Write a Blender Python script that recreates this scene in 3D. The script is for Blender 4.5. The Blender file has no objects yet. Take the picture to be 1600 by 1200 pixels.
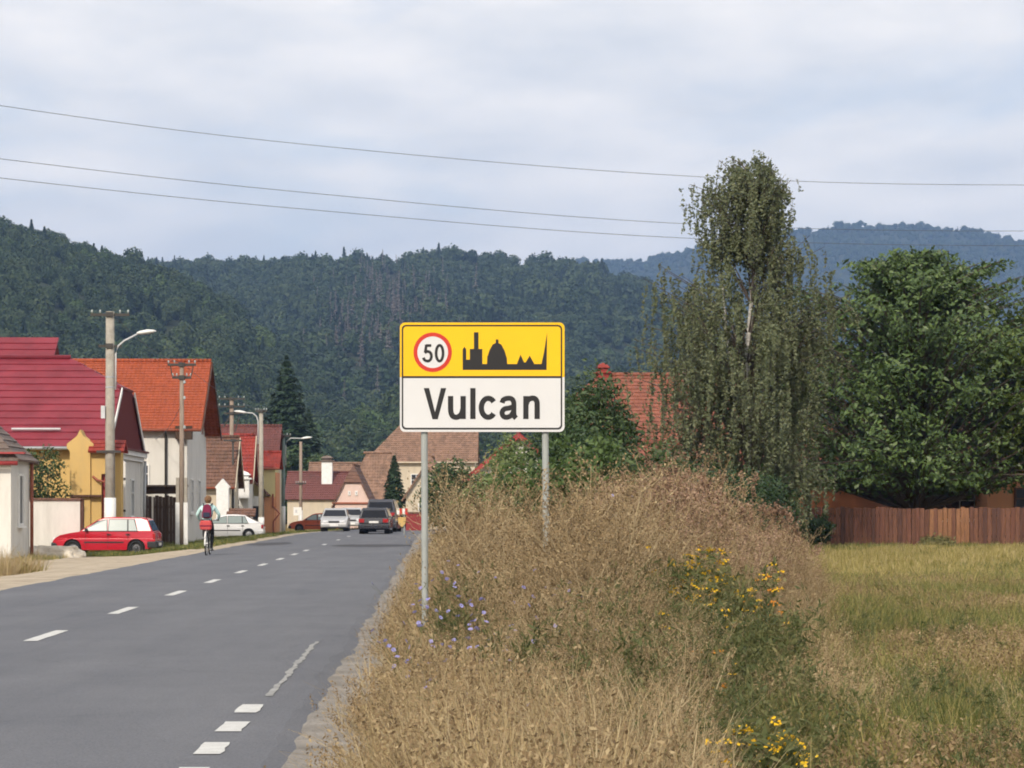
import bpy, bmesh, math, random
import numpy as np
from mathutils import Vector, Matrix, Euler, noise as mnoise

S = bpy.context.scene
COL = S.collection
R = math.radians
rng = np.random.default_rng(7)
random.seed(7)

# ------------------------------------------------------------------ camera, sky, sun, exposure
FPX, HZ, CH = 3422.0, 795.0, 1.4          # focal length in photo pixels, horizon row, eye height (m)
cam_d = bpy.data.cameras.new('camera')
cam = bpy.data.objects.new('camera', cam_d); COL.objects.link(cam)
cam_d.sensor_width = 36.0; cam_d.lens = FPX / 1600 * 36
cam_d.shift_y = (HZ - 600) / 1600
cam_d.clip_start = 0.1; cam_d.clip_end = 30000
cam.location = (0, 0, CH); cam.rotation_euler = (R(90), 0, 0)
S.camera = cam

SUN_EL, SUN_AZ = R(34), R(197)            # azimuth measured clockwise from +Y (the view direction)
sdir = Vector((math.sin(SUN_AZ) * math.cos(SUN_EL), math.cos(SUN_AZ) * math.cos(SUN_EL), math.sin(SUN_EL)))
sun_d = bpy.data.lights.new('sun', 'SUN'); sun_d.energy = 2.8; sun_d.angle = R(3.0); sun_d.color = (1.0, 0.90, 0.77)
sun = bpy.data.objects.new('sun', sun_d); COL.objects.link(sun)
sun.rotation_euler = sdir.to_track_quat('Z', 'Y').to_euler()

world = bpy.data.worlds.new('World'); S.world = world; world.use_nodes = True
wn, wl = world.node_tree.nodes, world.node_tree.links
wn.clear()
w_out = wn.new('ShaderNodeOutputWorld'); w_bg = wn.new('ShaderNodeBackground'); w_bg.inputs['Strength'].default_value = 0.1
w_sky = wn.new('ShaderNodeTexSky'); w_sky.sky_type = 'NISHITA'; w_sky.sun_disc = False
w_sky.sun_elevation = SUN_EL; w_sky.sun_rotation = SUN_AZ
w_tc = wn.new('ShaderNodeTexCoord')
w_map = wn.new('ShaderNodeMapping'); w_map.inputs['Scale'].default_value = (5.0, 5.0, 16.0); w_map.inputs['Rotation'].default_value = (0.0, R(7), 0.0)
w_no = wn.new('ShaderNodeTexNoise'); w_no.inputs['Scale'].default_value = 1.0; w_no.inputs['Detail'].default_value = 7; w_no.inputs['Roughness'].default_value = 0.55; w_no.inputs['Distortion'].default_value = 0.35
w_no2 = wn.new('ShaderNodeTexNoise'); w_no2.inputs['Scale'].default_value = 2.3; w_no2.inputs['Detail'].default_value = 6
w_cr = wn.new('ShaderNodeValToRGB')       # cloud cover: nearly closed, with a few thin places
w_cr.color_ramp.elements[0].position = 0.30; w_cr.color_ramp.elements[0].color = (0.55, 0.55, 0.55, 1)
w_cr.color_ramp.elements[1].position = 0.50; w_cr.color_ramp.elements[1].color = (0.97, 0.97, 0.97, 1)
w_cc = wn.new('ShaderNodeValToRGB')       # cloud tone: blue-grey undersides to warm white
w_cc.color_ramp.elements[0].position = 0.33; w_cc.color_ramp.elements[0].color = (6.9, 6.9, 6.9, 1)
w_cc.color_ramp.elements[1].position = 0.72; w_cc.color_ramp.elements[1].color = (9.6, 9.0, 8.3, 1)
w_mx = wn.new('ShaderNodeMix'); w_mx.data_type = 'RGBA'
wl.new(w_tc.outputs['Generated'], w_map.inputs['Vector'])
wl.new(w_map.outputs['Vector'], w_no.inputs['Vector']); wl.new(w_map.outputs['Vector'], w_no2.inputs['Vector'])
wl.new(w_no.outputs['Fac'], w_cr.inputs['Fac']); wl.new(w_no2.outputs['Fac'], w_cc.inputs['Fac'])
wl.new(w_cr.outputs['Color'], w_mx.inputs['Factor'])
wl.new(w_sky.outputs['Color'], w_mx.inputs['A']); wl.new(w_cc.outputs['Color'], w_mx.inputs['B'])
wl.new(w_mx.outputs['Result'], w_bg.inputs['Color']); wl.new(w_bg.outputs['Background'], w_out.inputs['Surface'])

S.view_settings.view_transform = 'Standard'; S.view_settings.look = 'None'
S.view_settings.exposure = 0.5; S.view_settings.gamma = 1.0; S.view_settings.use_curve_mapping = False
S.render.engine = 'CYCLES'
S.cycles.use_denoising = True
S.cycles.use_adaptive_sampling = True; S.cycles.adaptive_threshold = 0.03; S.cycles.adaptive_min_samples = 24
S.cycles.max_bounces = 4; S.cycles.diffuse_bounces = 2; S.cycles.glossy_bounces = 2; S.cycles.transmission_bounces = 3
S.cycles.filter_width = 1.9; S.cycles.volume_bounces = 0; S.cycles.transparent_max_bounces = 8; S.cycles.caustics_reflective = False; S.cycles.caustics_refractive = False

# ------------------------------------------------------------------ helpers
def PX(px, Y): return (px - 800) / FPX * Y
def PZ(py, Y): return CH - (py - HZ) / FPX * Y
def P(px, py, Y): return Vector((PX(px, Y), Y, PZ(py, Y)))

def sm(a, b, x):
    t = np.clip((np.asarray(x, float) - a) / (b - a), 0, 1); return t * t * (3 - 2 * t)

def road_x(y):
    y = np.asarray(y, float)
    return -4.2 - 0.036 * y + 0.0028 * np.clip(y - 118, 0, None) ** 2
HALF = 3.12
def ground(x, y):
    x = np.asarray(x, float); y = np.asarray(y, float)
    d = x - road_x(np.clip(y, -50, 190))
    z = -0.05 * np.ones_like(d)
    z = z - 0.27 * sm(4.0, 7.0, -d)                                        # the left verge lies lower
    z = z + 0.06 * sm(4.3, 5.2, d)
    z = z + 0.15 * np.exp(-((x - 1.2) / 2.2) ** 2 - ((y - 25) / 5.5) ** 2) # low bank under the weeds
    z = z + sm(4.3, 5.8, d) * 0.05 * np.sin(x * 1.3 + y * 0.7) * np.sin(y * 0.43 - x * 0.5)
    return z
def gz(x, y): return float(ground(x, y))

class MB:
    def __init__(s): s.v = []; s.f = []; s.m = []; s.mats = []; s.cur = 0
    def mat(s, m):
        if m not in s.mats: s.mats.append(m)
        s.cur = s.mats.index(m); return s
    def face(s, pts):
        b = len(s.v); s.v += [tuple(p) for p in pts]; s.f.append(tuple(range(b, b + len(pts)))); s.m.append(s.cur)
    def idx(s, pts, faces):
        b = len(s.v); s.v += [tuple(p) for p in pts]
        for f in faces: s.f.append(tuple(b + i for i in f)); s.m.append(s.cur)
    def box(s, x0, x1, y0, y1, z0, z1, M=None):
        p = [(x, y, z) for z in (z0, z1) for y in (y0, y1) for x in (x0, x1)]
        if M is not None: p = [M @ Vector(q) for q in p]
        s.idx(p, [(0, 2, 3, 1), (4, 5, 7, 6), (0, 1, 5, 4), (2, 6, 7, 3), (0, 4, 6, 2), (1, 3, 7, 5)]); return s
    def prism(s, poly, fn, a, b):
        """poly: 2-D outline, fn(u, v, w) -> 3-D point, extruded from w=a to w=b"""
        n = len(poly)
        s.idx([fn(u, v, a) for u, v in poly] + [fn(u, v, b) for u, v in poly],
              [tuple(range(n))[::-1], tuple(range(n, 2 * n))] + [(i, (i + 1) % n, n + (i + 1) % n, n + i) for i in range(n)]); return s
    def tube(s, pts, rad, n=6, cap=True):
        pts = [Vector(p) for p in pts]
        if not hasattr(rad, '__len__'): rad = [rad] * len(pts)
        b = len(s.v)
        for i, p in enumerate(pts):
            t = (pts[min(i + 1, len(pts) - 1)] - pts[max(i - 1, 0)]).normalized()
            up = Vector((0, 0, 1)) if abs(t.z) < 0.9 else Vector((1, 0, 0))
            a = t.cross(up).normalized(); c = t.cross(a)
            for k in range(n):
                an = 2 * math.pi * k / n
                s.v.append(tuple(p + (a * math.cos(an) + c * math.sin(an)) * rad[i]))
        for i in range(len(pts) - 1):
            for k in range(n):
                k2 = (k + 1) % n
                s.f.append((b + i * n + k, b + i * n + k2, b + (i + 1) * n + k2, b + (i + 1) * n + k)); s.m.append(s.cur)
        if cap:
            s.f.append(tuple(b + k for k in range(n))[::-1]); s.m.append(s.cur)
            s.f.append(tuple(b + (len(pts) - 1) * n + k for k in range(n))); s.m.append(s.cur)
        return s
    def lathe(s, prof, n=24, fn=lambda a, r, h: (r * math.cos(a), r * math.sin(a), h)):
        b = len(s.v)
        for r, h in prof:
            for k in range(n): s.v.append(tuple(fn(2 * math.pi * k / n, r, h)))
        for i in range(len(prof) - 1):
            for k in range(n):
                k2 = (k + 1) % n
                s.f.append((b + i * n + k, b + i * n + k2, b + (i + 1) * n + k2, b + (i + 1) * n + k)); s.m.append(s.cur)
        return s
    def strip(s, pts, width, side):
        """a flat blade along pts, width list, side vector"""
        b = len(s.v)
        for p, w in zip(pts, width):
            s.v.append((p[0] - side[0] * w, p[1] - side[1] * w, p[2] - side[2] * w))
            s.v.append((p[0] + side[0] * w, p[1] + side[1] * w, p[2] + side[2] * w))
        for i in range(len(pts) - 1):
            q = b + 2 * i
            s.f.append((q, q + 1, q + 3, q + 2)); s.m.append(s.cur)
    def mesh(s, name, mat=None, smooth=False):
        me = bpy.data.meshes.new(name); me.from_pydata(s.v, [], s.f)
        if s.mats:
            for m in s.mats: me.materials.append(M[m])
            me.polygons.foreach_set('material_index', s.m)
        elif mat: me.materials.append(M[mat])
        if smooth: me.polygons.foreach_set('use_smooth', [True] * len(me.polygons))
        me.update(); return me
    def build(s, name, mat=None, parent=None, smooth=False, bevel=0, recalc=False):
        me = s.mesh(name, mat, smooth)
        if recalc or bevel:
            bm = bmesh.new(); bm.from_mesh(me); bmesh.ops.remove_doubles(bm, verts=bm.verts, dist=1e-5)
            bmesh.ops.recalc_face_normals(bm, faces=bm.faces); bm.to_mesh(me); bm.free()
        return link(name, me, parent, bevel)

def link(name, me, parent=None, bevel=0):
    o = bpy.data.objects.new(name, me); COL.objects.link(o)
    if parent is not None: o.parent = parent
    if bevel:
        b = o.modifiers.new('bevel', 'BEVEL'); b.width = bevel; b.segments = 2; b.limit_method = 'ANGLE'; b.angle_limit = R(35)
    return o
def tag(o, label=None, cat=None, group=None, kind=None):
    if label: o['label'] = label
    if cat: o['category'] = cat
    if group: o['group'] = group
    if kind: o['kind'] = kind
    return o
def empty(name, loc, rz=0.0, label=None, cat=None, group=None):
    o = bpy.data.objects.new(name, None); COL.objects.link(o); o.location = loc; o.rotation_euler = (0, 0, rz)
    o.empty_display_size = 0.2
    return tag(o, label, cat, group)

# ------------------------------------------------------------------ materials
M = {}
def new_mat(name):
    m = bpy.data.materials.new(name); m.use_nodes = True; M[name] = m
    n, l = m.node_tree.nodes, m.node_tree.links
    return m, n, l, n['Principled BSDF']
def N(n, t, **kw):
    x = n.new(t)
    for k, v in kw.items():
        if k in x.inputs: x.inputs[k].default_value = v
        else: setattr(x, k, v)
    return x
def mat(name, col, rough=0.8, var=0.18, scale=3.0, bump=0.0, bscale=40.0, metal=0.0, tint=None, spec=0.3, coat=0.0, detail=6.0, stretch=(1, 1, 1)):
    m, n, l, bs = new_mat(name)
    tc = N(n, 'ShaderNodeTexCoord'); mp = N(n, 'ShaderNodeMapping'); mp.inputs['Scale'].default_value = stretch
    l.new(tc.outputs['Object'], mp.inputs['Vector'])
    no = N(n, 'ShaderNodeTexNoise', Scale=scale, Detail=detail, Roughness=0.65)
    l.new(mp.outputs['Vector'], no.inputs['Vector'])
    cr = N(n, 'ShaderNodeValToRGB')
    lo = tuple(c * (1 - var) for c in col); hi = tuple(min(1, c * (1 + var)) for c in (tint or col))
    cr.color_ramp.elements[0].position = 0.3; cr.color_ramp.elements[0].color = (*lo, 1)
    cr.color_ramp.elements[1].position = 0.7; cr.color_ramp.elements[1].color = (*hi, 1)
    l.new(no.outputs['Fac'], cr.inputs['Fac']); l.new(cr.outputs['Color'], bs.inputs['Base Color'])
    bs.inputs['Roughness'].default_value = rough; bs.inputs['Metallic'].default_value = metal
    bs.inputs['Specular IOR Level'].default_value = spec; bs.inputs['Coat Weight'].default_value = coat
    if bump:
        n2 = N(n, 'ShaderNodeTexNoise', Scale=bscale, Detail=4.0); l.new(mp.outputs['Vector'], n2.inputs['Vector'])
        bp = N(n, 'ShaderNodeBump', Strength=bump, Distance=0.05); l.new(n2.outputs['Fac'], bp.inputs['Height']); l.new(bp.outputs['Normal'], bs.inputs['Normal'])
    return m
def leaf_mat(name, cols, rough=0.6, trans=0.25, spec=0.25, per_obj=True):
    """foliage: colour varies by clump and leaf (per-face islands), light passes through a little"""
    m, n, l, bs = new_mat(name)
    ge = N(n, 'ShaderNodeNewGeometry'); oi = N(n, 'ShaderNodeObjectInfo'); tc = N(n, 'ShaderNodeTexCoord')
    no = N(n, 'ShaderNodeTexNoise', Scale=0.9, Detail=3.0); l.new(tc.outputs['Object'], no.inputs['Vector'])
    a = N(n, 'ShaderNodeMath', operation='MULTIPLY'); l.new(ge.outputs['Random Per Island'], a.inputs[0]); a.inputs[1].default_value = 0.45
    b = N(n, 'ShaderNodeMath', operation='MULTIPLY'); l.new(oi.outputs['Random'], b.inputs[0]); b.inputs[1].default_value = 0.35 if per_obj else 0.0
    c = N(n, 'ShaderNodeMath', operation='MULTIPLY_ADD'); l.new(no.outputs['Fac'], c.inputs[0]); c.inputs[1].default_value = 0.5; l.new(a.outputs[0], c.inputs[2])
    d = N(n, 'ShaderNodeMath', operation='ADD'); l.new(c.outputs[0], d.inputs[0]); l.new(b.outputs[0], d.inputs[1])
    cr = N(n, 'ShaderNodeValToRGB'); el = cr.color_ramp.elements
    while len(el) < len(cols): el.new(0.5)
    for i, q in enumerate(cols): el[i].position = 0.2 + 0.75 * i / (len(cols) - 1); el[i].color = (*q, 1)
    l.new(d.outputs[0], cr.inputs['Fac']); l.new(cr.outputs['Color'], bs.inputs['Base Color'])
    bs.inputs['Roughness'].default_value = rough; bs.inputs['Specular IOR Level'].default_value = spec
    if trans:
        tr = N(n, 'ShaderNodeBsdfTranslucent'); l.new(cr.outputs['Color'], tr.inputs['Color'])
        mx = N(n, 'ShaderNodeMixShader'); mx.inputs[0].default_value = trans
        l.new(bs.outputs[0], mx.inputs[1]); l.new(tr.outputs[0], mx.inputs[2]); l.new(mx.outputs[0], n['Material Output'].inputs['Surface'])
    return m
def roof_mat(name, col, rough=0.75, period=0.25, var=0.25, axis='X', dark=(0.06, 0.05, 0.04), spec=0.3):
    """clay tiles: pan ripple across the courses, tile-to-tile tone, lichen and soot"""
    m, n, l, bs = new_mat(name)
    tc = N(n, 'ShaderNodeTexCoord')
    wv = N(n, 'ShaderNodeTexWave', bands_direction=axis, Scale=0.314 / period, Distortion=0.15, Detail=1.0); l.new(tc.outputs['Object'], wv.inputs['Vector'])
    vo = N(n, 'ShaderNodeTexVoronoi', Scale=1 / period * 0.9); l.new(tc.outputs['Object'], vo.inputs['Vector'])
    no = N(n, 'ShaderNodeTexNoise', Scale=0.7, Detail=7.0, Roughness=0.7); l.new(tc.outputs['Object'], no.inputs['Vector'])
    hs = N(n, 'ShaderNodeHueSaturation'); hs.inputs['Color'].default_value = (*col, 1)
    mr = N(n, 'ShaderNodeMapRange'); mr.inputs['To Min'].default_value = 1 - var; mr.inputs['To Max'].default_value = 1 + var
    l.new(vo.outputs['Color'], mr.inputs['Value']); l.new(mr.outputs['Result'], hs.inputs['Value'])
    cr = N(n, 'ShaderNodeValToRGB'); cr.color_ramp.elements[0].position = 0.52; cr.color_ramp.elements[0].color = (0, 0, 0, 1); cr.color_ramp.elements[1].position = 0.75; cr.color_ramp.elements[1].color = (0.55, 0.55, 0.55, 1)
    l.new(no.outputs['Fac'], cr.inputs['Fac'])
    mx = N(n, 'ShaderNodeMix', data_type='RGBA'); l.new(cr.outputs['Color'], mx.inputs['Factor']); l.new(hs.outputs['Color'], mx.inputs['A']); mx.inputs['B'].default_value = (*dark, 1)
    l.new(mx.outputs['Result'], bs.inputs['Base Color'])
    bp = N(n, 'ShaderNodeBump', Strength=0.5, Distance=0.04); l.new(wv.outputs['Fac'], bp.inputs['Height']); l.new(bp.outputs['Normal'], bs.inputs['Normal'])
    bs.inputs['Roughness'].default_value = rough; bs.inputs['Specular IOR Level'].default_value = spec
    return m
def plaster(name, col, stain=0.35, scol=(0.25, 0.22, 0.18)):
    m, n, l, bs = new_mat(name)
    tc = N(n, 'ShaderNodeTexCoord'); mp = N(n, 'ShaderNodeMapping'); mp.inputs['Scale'].default_value = (1.6, 1.6, 0.35); l.new(tc.outputs['Object'], mp.inputs['Vector'])
    no = N(n, 'ShaderNodeTexNoise', Scale=1.4, Detail=8.0, Roughness=0.7); l.new(mp.outputs['Vector'], no.inputs['Vector'])
    cr = N(n, 'ShaderNodeValToRGB'); cr.color_ramp.elements[0].position = 0.45; cr.color_ramp.elements[0].color = (0, 0, 0, 1); cr.color_ramp.elements[1].position = 0.8; cr.color_ramp.elements[1].color = (stain, stain, stain, 1)
    l.new(no.outputs['Fac'], cr.inputs['Fac'])
    mx = N(n, 'ShaderNodeMix', data_type='RGBA'); mx.inputs['A'].default_value = (*col, 1); mx.inputs['B'].default_value = (*scol, 1)
    l.new(cr.outputs['Color'], mx.inputs['Factor']); l.new(mx.outputs['Result'], bs.inputs['Base Color'])
    n2 = N(n, 'ShaderNodeTexNoise', Scale=30.0, Detail=4.0); l.new(tc.outputs['Object'], n2.inputs['Vector'])
    bp = N(n, 'ShaderNodeBump', Strength=0.25, Distance=0.02); l.new(n2.outputs['Fac'], bp.inputs['Height']); l.new(bp.outputs['Normal'], bs.inputs['Normal'])
    bs.inputs['Roughness'].default_value = 0.92; bs.inputs['Specular IOR Level'].default_value = 0.15
    return m

plaster('white_plaster', (0.70, 0.68, 0.63)); plaster('cream_plaster', (0.60, 0.52, 0.40)); plaster('yellow_plaster', (0.62, 0.42, 0.16), 0.25)
plaster('pink_plaster', (0.72, 0.55, 0.48), 0.15); plaster('peach_plaster', (0.62, 0.29, 0.15), 0.2); plaster('terracotta_plaster', (0.52, 0.20, 0.10), 0.3)
plaster('pale_yellow_plaster', (0.66, 0.58, 0.30), 0.2); plaster('grey_plaster', (0.42, 0.41, 0.39)); plaster('red_cladding', (0.14, 0.028, 0.026), 0.2, (0.08, 0.03, 0.03))
plaster('red_wall', (0.28, 0.05, 0.05), 0.3, (0.12, 0.05, 0.05))
mat('red_sheet', (0.185, 0.020, 0.031), 0.5, 0.15, 0.8, 0.05, 20, spec=0.3, tint=(0.225, 0.028, 0.042))
roof_mat('orange_tile', (0.33, 0.075, 0.032), period=0.22, var=0.15, dark=(0.25, 0.07, 0.03)); roof_mat('brown_tile', (0.16, 0.085, 0.06), period=0.2)
roof_mat('brownred_tile', (0.15, 0.056, 0.05), period=0.2, var=0.15); roof_mat('old_orange_tile', (0.235, 0.085, 0.055), period=0.22, dark=(0.15, 0.08, 0.05))
roof_mat('red_tile', (0.27, 0.04, 0.03), period=0.22, var=0.15); roof_mat('grey_brown_tile', (0.17, 0.13, 0.11), period=0.2)
roof_mat('old_brown_tile', (0.24, 0.145, 0.10), period=0.22, var=0.3)
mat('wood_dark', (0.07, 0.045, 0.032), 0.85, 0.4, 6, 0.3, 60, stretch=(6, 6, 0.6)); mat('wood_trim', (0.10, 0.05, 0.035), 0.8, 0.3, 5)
for i, c in enumerate([(0.125, 0.056, 0.036), (0.155, 0.070, 0.044), (0.095, 0.045, 0.033), (0.24, 0.115, 0.058), (0.14, 0.060, 0.04)]):
    mat('plank_%d' % i, c, 0.8, 0.45, 4, 0.35, 50, stretch=(8, 8, 0.7))
mat('trim_white', (0.78, 0.77, 0.74), 0.6, 0.06); mat('trim_red', (0.33, 0.05, 0.05), 0.6, 0.15); mat('gutter', (0.30, 0.09, 0.05), 0.5, 0.2)
mat('zinc', (0.45, 0.46, 0.47), 0.45, 0.15, metal=0.4)
mat('concrete_pole', (0.36, 0.33, 0.28), 0.9, 0.2, 4, 0.3, 30); mat('whitewash', (0.78, 0.78, 0.76), 0.85, 0.1, 5); mat('timber_pole', (0.28, 0.22, 0.175), 0.9, 0.3, 4, stretch=(5, 5, 0.5))
mat('green_steel', (0.16, 0.21, 0.19), 0.6, 0.2); mat('lamp_grey', (0.55, 0.56, 0.57), 0.45, 0.08); mat('lamp_glass', (0.75, 0.76, 0.74), 0.25, 0.04, spec=0.5)
mat('steel_dark', (0.06, 0.055, 0.05), 0.7, 0.2); mat('porcelain', (0.42, 0.46, 0.45), 0.25, 0.05, spec=0.6); mat('wire', (0.11, 0.12, 0.14), 0.6, 0.05)
mat('post_grey', (0.36, 0.38, 0.36), 0.5, 0.10, 3, metal=0.1); mat('sign_white', (0.66, 0.66, 0.66), 0.5, 0.03, 2); mat('sign_yellow', (0.86, 0.50, 0.006), 0.5, 0.04, 2); mat('sign_black', (0.018, 0.017, 0.018), 0.5, 0.1); mat('sign_red', (0.55, 0.035, 0.02), 0.5, 0.06); mat('sign_back', (0.38, 0.39, 0.40), 0.5, 0.1, metal=0.5)
mat('paint_red', (0.50, 0.016, 0.035), 0.25, 0.06, 0.8, coat=0.5, spec=0.5); mat('paint_white', (0.74, 0.74, 0.74), 0.3, 0.03, coat=0.4, spec=0.5); mat('paint_silver', (0.48, 0.48, 0.48), 0.35, 0.05, metal=0.4, coat=0.4); mat('paint_black', (0.018, 0.019, 0.026), 0.25, 0.1, coat=0.5, spec=0.5); mat('paint_dark', (0.04, 0.042, 0.055), 0.3, 0.1, coat=0.4); mat('paint_brick', (0.45, 0.10, 0.05), 0.4, 0.05, coat=0.3)
mat('plastic', (0.03, 0.03, 0.032), 0.6, 0.15); mat('tyre', (0.02, 0.02, 0.021), 0.85, 0.15); mat('rim', (0.10, 0.10, 0.105), 0.5, 0.15, metal=0.5); mat('rim_silver', (0.45, 0.45, 0.46), 0.4, 0.1, metal=0.6); mat('tail_lamp', (0.35, 0.01, 0.012), 0.2, 0.05, spec=0.5); mat('head_lamp', (0.75, 0.76, 0.78), 0.1, 0.05, spec=0.7); mat('amber', (0.6, 0.22, 0.02), 0.3, 0.05)
def glass(name, col, rough=0.06):
    m, n, l, bs = new_mat(name); bs.inputs['Base Color'].default_value = (*col, 1); bs.inputs['Roughness'].default_value = rough; bs.inputs['Specular IOR Level'].default_value = 0.12
glass('car_glass', (0.26, 0.31, 0.305), 0.15); glass('dark_glass', (0.02, 0.022, 0.028)); glass('window_glass', (0.035, 0.04, 0.05), 0.1)
mat('line_paint', (0.56, 0.56, 0.54), 0.7, 0.14, 12, 0.2, 60); mat('line_worn', (0.30, 0.30, 0.29), 0.8, 0.35, 9, 0.2, 60)
mat('skin', (0.50, 0.29, 0.20), 0.6, 0.06); mat('jacket', (0.50, 0.72, 0.70), 0.85, 0.12, 12); mat('trousers', (0.022, 0.022, 0.026), 0.9, 0.2); mat('shoe', (0.65, 0.65, 0.63), 0.7, 0.1); mat('hair', (0.16, 0.085, 0.04), 0.7, 0.3, 20); mat('bag_maroon', (0.16, 0.012, 0.045), 0.8, 0.2, 9); mat('bag_red', (0.52, 0.075, 0.075), 0.75, 0.12); mat('bag_navy', (0.02, 0.025, 0.05), 0.8, 0.2)
mat('bark', (0.10, 0.08, 0.065), 0.95, 0.35, 5, 0.5, 20, stretch=(3, 3, 0.5)); mat('birch_bark', (0.48, 0.46, 0.42), 0.9, 0.55, 3, 0.3, 20, stretch=(1, 1, 4))
mat('rock', (0.60, 0.54, 0.45), 0.95, 0.25, 2.5, 0.8, 8)

# ground materials
def ground_mat():
    m, n, l, bs = new_mat('ground_soil')
    tc = N(n, 'ShaderNodeTexCoord')
    a = N(n, 'ShaderNodeTexNoise', Scale=0.35, Detail=8.0, Roughness=0.7); b = N(n, 'ShaderNodeTexNoise', Scale=9.0, Detail=8.0, Roughness=0.75)
    l.new(tc.outputs['Object'], a.inputs['Vector']); l.new(tc.outputs['Object'], b.inputs['Vector'])
    c1 = N(n, 'ShaderNodeValToRGB'); e = c1.color_ramp.elements; e[0].position = 0.35; e[0].color = (0.16, 0.135, 0.05, 1); e[1].position = 0.65; e[1].color = (0.27, 0.20, 0.09, 1)
    c2 = N(n, 'ShaderNodeValToRGB'); e = c2.color_ramp.elements; e[0].position = 0.3; e[0].color = (0.45, 0.45, 0.42, 1); e[1].position = 0.7; e[1].color = (1.15, 1.1, 1.0, 1)
    l.new(a.outputs['Fac'], c1.inputs['Fac']); l.new(b.outputs['Fac'], c2.inputs['Fac'])
    mx = N(n, 'ShaderNodeMix', data_type='RGBA', blend_type='MULTIPLY'); mx.inputs['Factor'].default_value = 1; l.new(c1.outputs['Color'], mx.inputs['A']); l.new(c2.outputs['Color'], mx.inputs['B'])
    l.new(mx.outputs['Result'], bs.inputs['Base Color']); bs.inputs['Roughness'].default_value = 1; bs.inputs['Specular IOR Level'].default_value = 0.05
    bp = N(n, 'ShaderNodeBump', Strength=0.6, Distance=0.06); l.new(b.outputs['Fac'], bp.inputs['Height']); l.new(bp.outputs['Normal'], bs.inputs['Normal'])
ground_mat()
def asphalt():
    m, n, l, bs = new_mat('asphalt')
    tc = N(n, 'ShaderNodeTexCoord'); mp = N(n, 'ShaderNodeMapping'); mp.inputs['Scale'].default_value = (1.0, 0.10, 1.0); mp.inputs['Rotation'].default_value = (0, 0, R(-2)); l.new(tc.outputs['Object'], mp.inputs['Vector'])
    a = N(n, 'ShaderNodeTexNoise', Scale=1.1, Detail=7.0, Roughness=0.65); l.new(mp.outputs['Vector'], a.inputs['Vector'])      # wheel tracks, along the road
    b = N(n, 'ShaderNodeTexNoise', Scale=0.5, Detail=8.0, Roughness=0.72); l.new(tc.outputs['Object'], b.inputs['Vector'])
    g = N(n, 'ShaderNodeTexNoise', Scale=60.0, Detail=3.0); l.new(tc.outputs['Object'], g.inputs['Vector'])
    ad = N(n, 'ShaderNodeMix'); ad.inputs['Factor'].default_value = 0.5; l.new(a.outputs['Fac'], ad.inputs['A']); l.new(b.outputs['Fac'], ad.inputs['B'])
    c1 = N(n, 'ShaderNodeValToRGB'); e = c1.color_ramp.elements; e[0].position = 0.36; e[0].color = (0.104, 0.109, 0.125, 1); e[1].position = 0.66; e[1].color = (0.152, 0.156, 0.170, 1)
    l.new(ad.outputs['Result'], c1.inputs['Fac'])
    c2 = N(n, 'ShaderNodeValToRGB'); e = c2.color_ramp.elements; e[0].position = 0.3; e[0].color = (0.75, 0.75, 0.75, 1); e[1].position = 0.7; e[1].color = (1.2, 1.2, 1.2, 1); l.new(g.outputs['Fac'], c2.inputs['Fac'])
    mx = N(n, 'ShaderNodeMix', data_type='RGBA', blend_type='MULTIPLY'); mx.inputs['Factor'].default_value = 1; l.new(c1.outputs['Color'], mx.inputs['A']); l.new(c2.outputs['Color'], mx.inputs['B'])
    vo = N(n, 'ShaderNodeTexVoronoi', Scale=0.28, feature='DISTANCE_TO_EDGE'); dn = N(n, 'ShaderNodeTexNoise', Scale=1.2, Detail=4.0); l.new(tc.outputs['Object'], dn.inputs['Vector'])
    vm = N(n, 'ShaderNodeMix', data_type='RGBA'); vm.inputs['Factor'].default_value = 0.35; l.new(tc.outputs['Object'], vm.inputs['A']); l.new(dn.outputs['Color'], vm.inputs['B']); l.new(vm.outputs['Result'], vo.inputs['Vector'])
    c3 = N(n, 'ShaderNodeValToRGB'); e = c3.color_ramp.elements; e[0].position = 0.0; e[0].color = (0.9, 0.9, 0.9, 1); e[1].position = 0.004; e[1].color = (1, 1, 1, 1); l.new(vo.outputs['Distance'], c3.inputs['Fac'])
    m2 = N(n, 'ShaderNodeMix', data_type='RGBA', blend_type='MULTIPLY'); m2.inputs['Factor'].default_value = 1; l.new(mx.outputs['Result'], m2.inputs['A']); l.new(c3.outputs['Color'], m2.inputs['B'])
    l.new(m2.outputs['Result'], bs.inputs['Base Color']); bs.inputs['Roughness'].default_value = 0.85; bs.inputs['Specular IOR Level'].default_value = 0.3
    bp = N(n, 'ShaderNodeBump', Strength=0.35, Distance=0.01); l.new(g.outputs['Fac'], bp.inputs['Height']); l.new(bp.outputs['Normal'], bs.inputs['Normal'])
asphalt()
mat('gravel', (0.45, 0.38, 0.29), 1.0, 0.28, 1.2, 0.8, 25, spec=0.05, detail=10); mat('shoulder', (0.27, 0.25, 0.225), 1.0, 0.30, 2.2, 0.9, 22, spec=0.1, detail=10)
mat('shadow_asphalt', (0.07, 0.07, 0.078), 0.9, 0.2, 6, 0.4, 60)  # darkened asphalt colour for the shadows painted on the road

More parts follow.
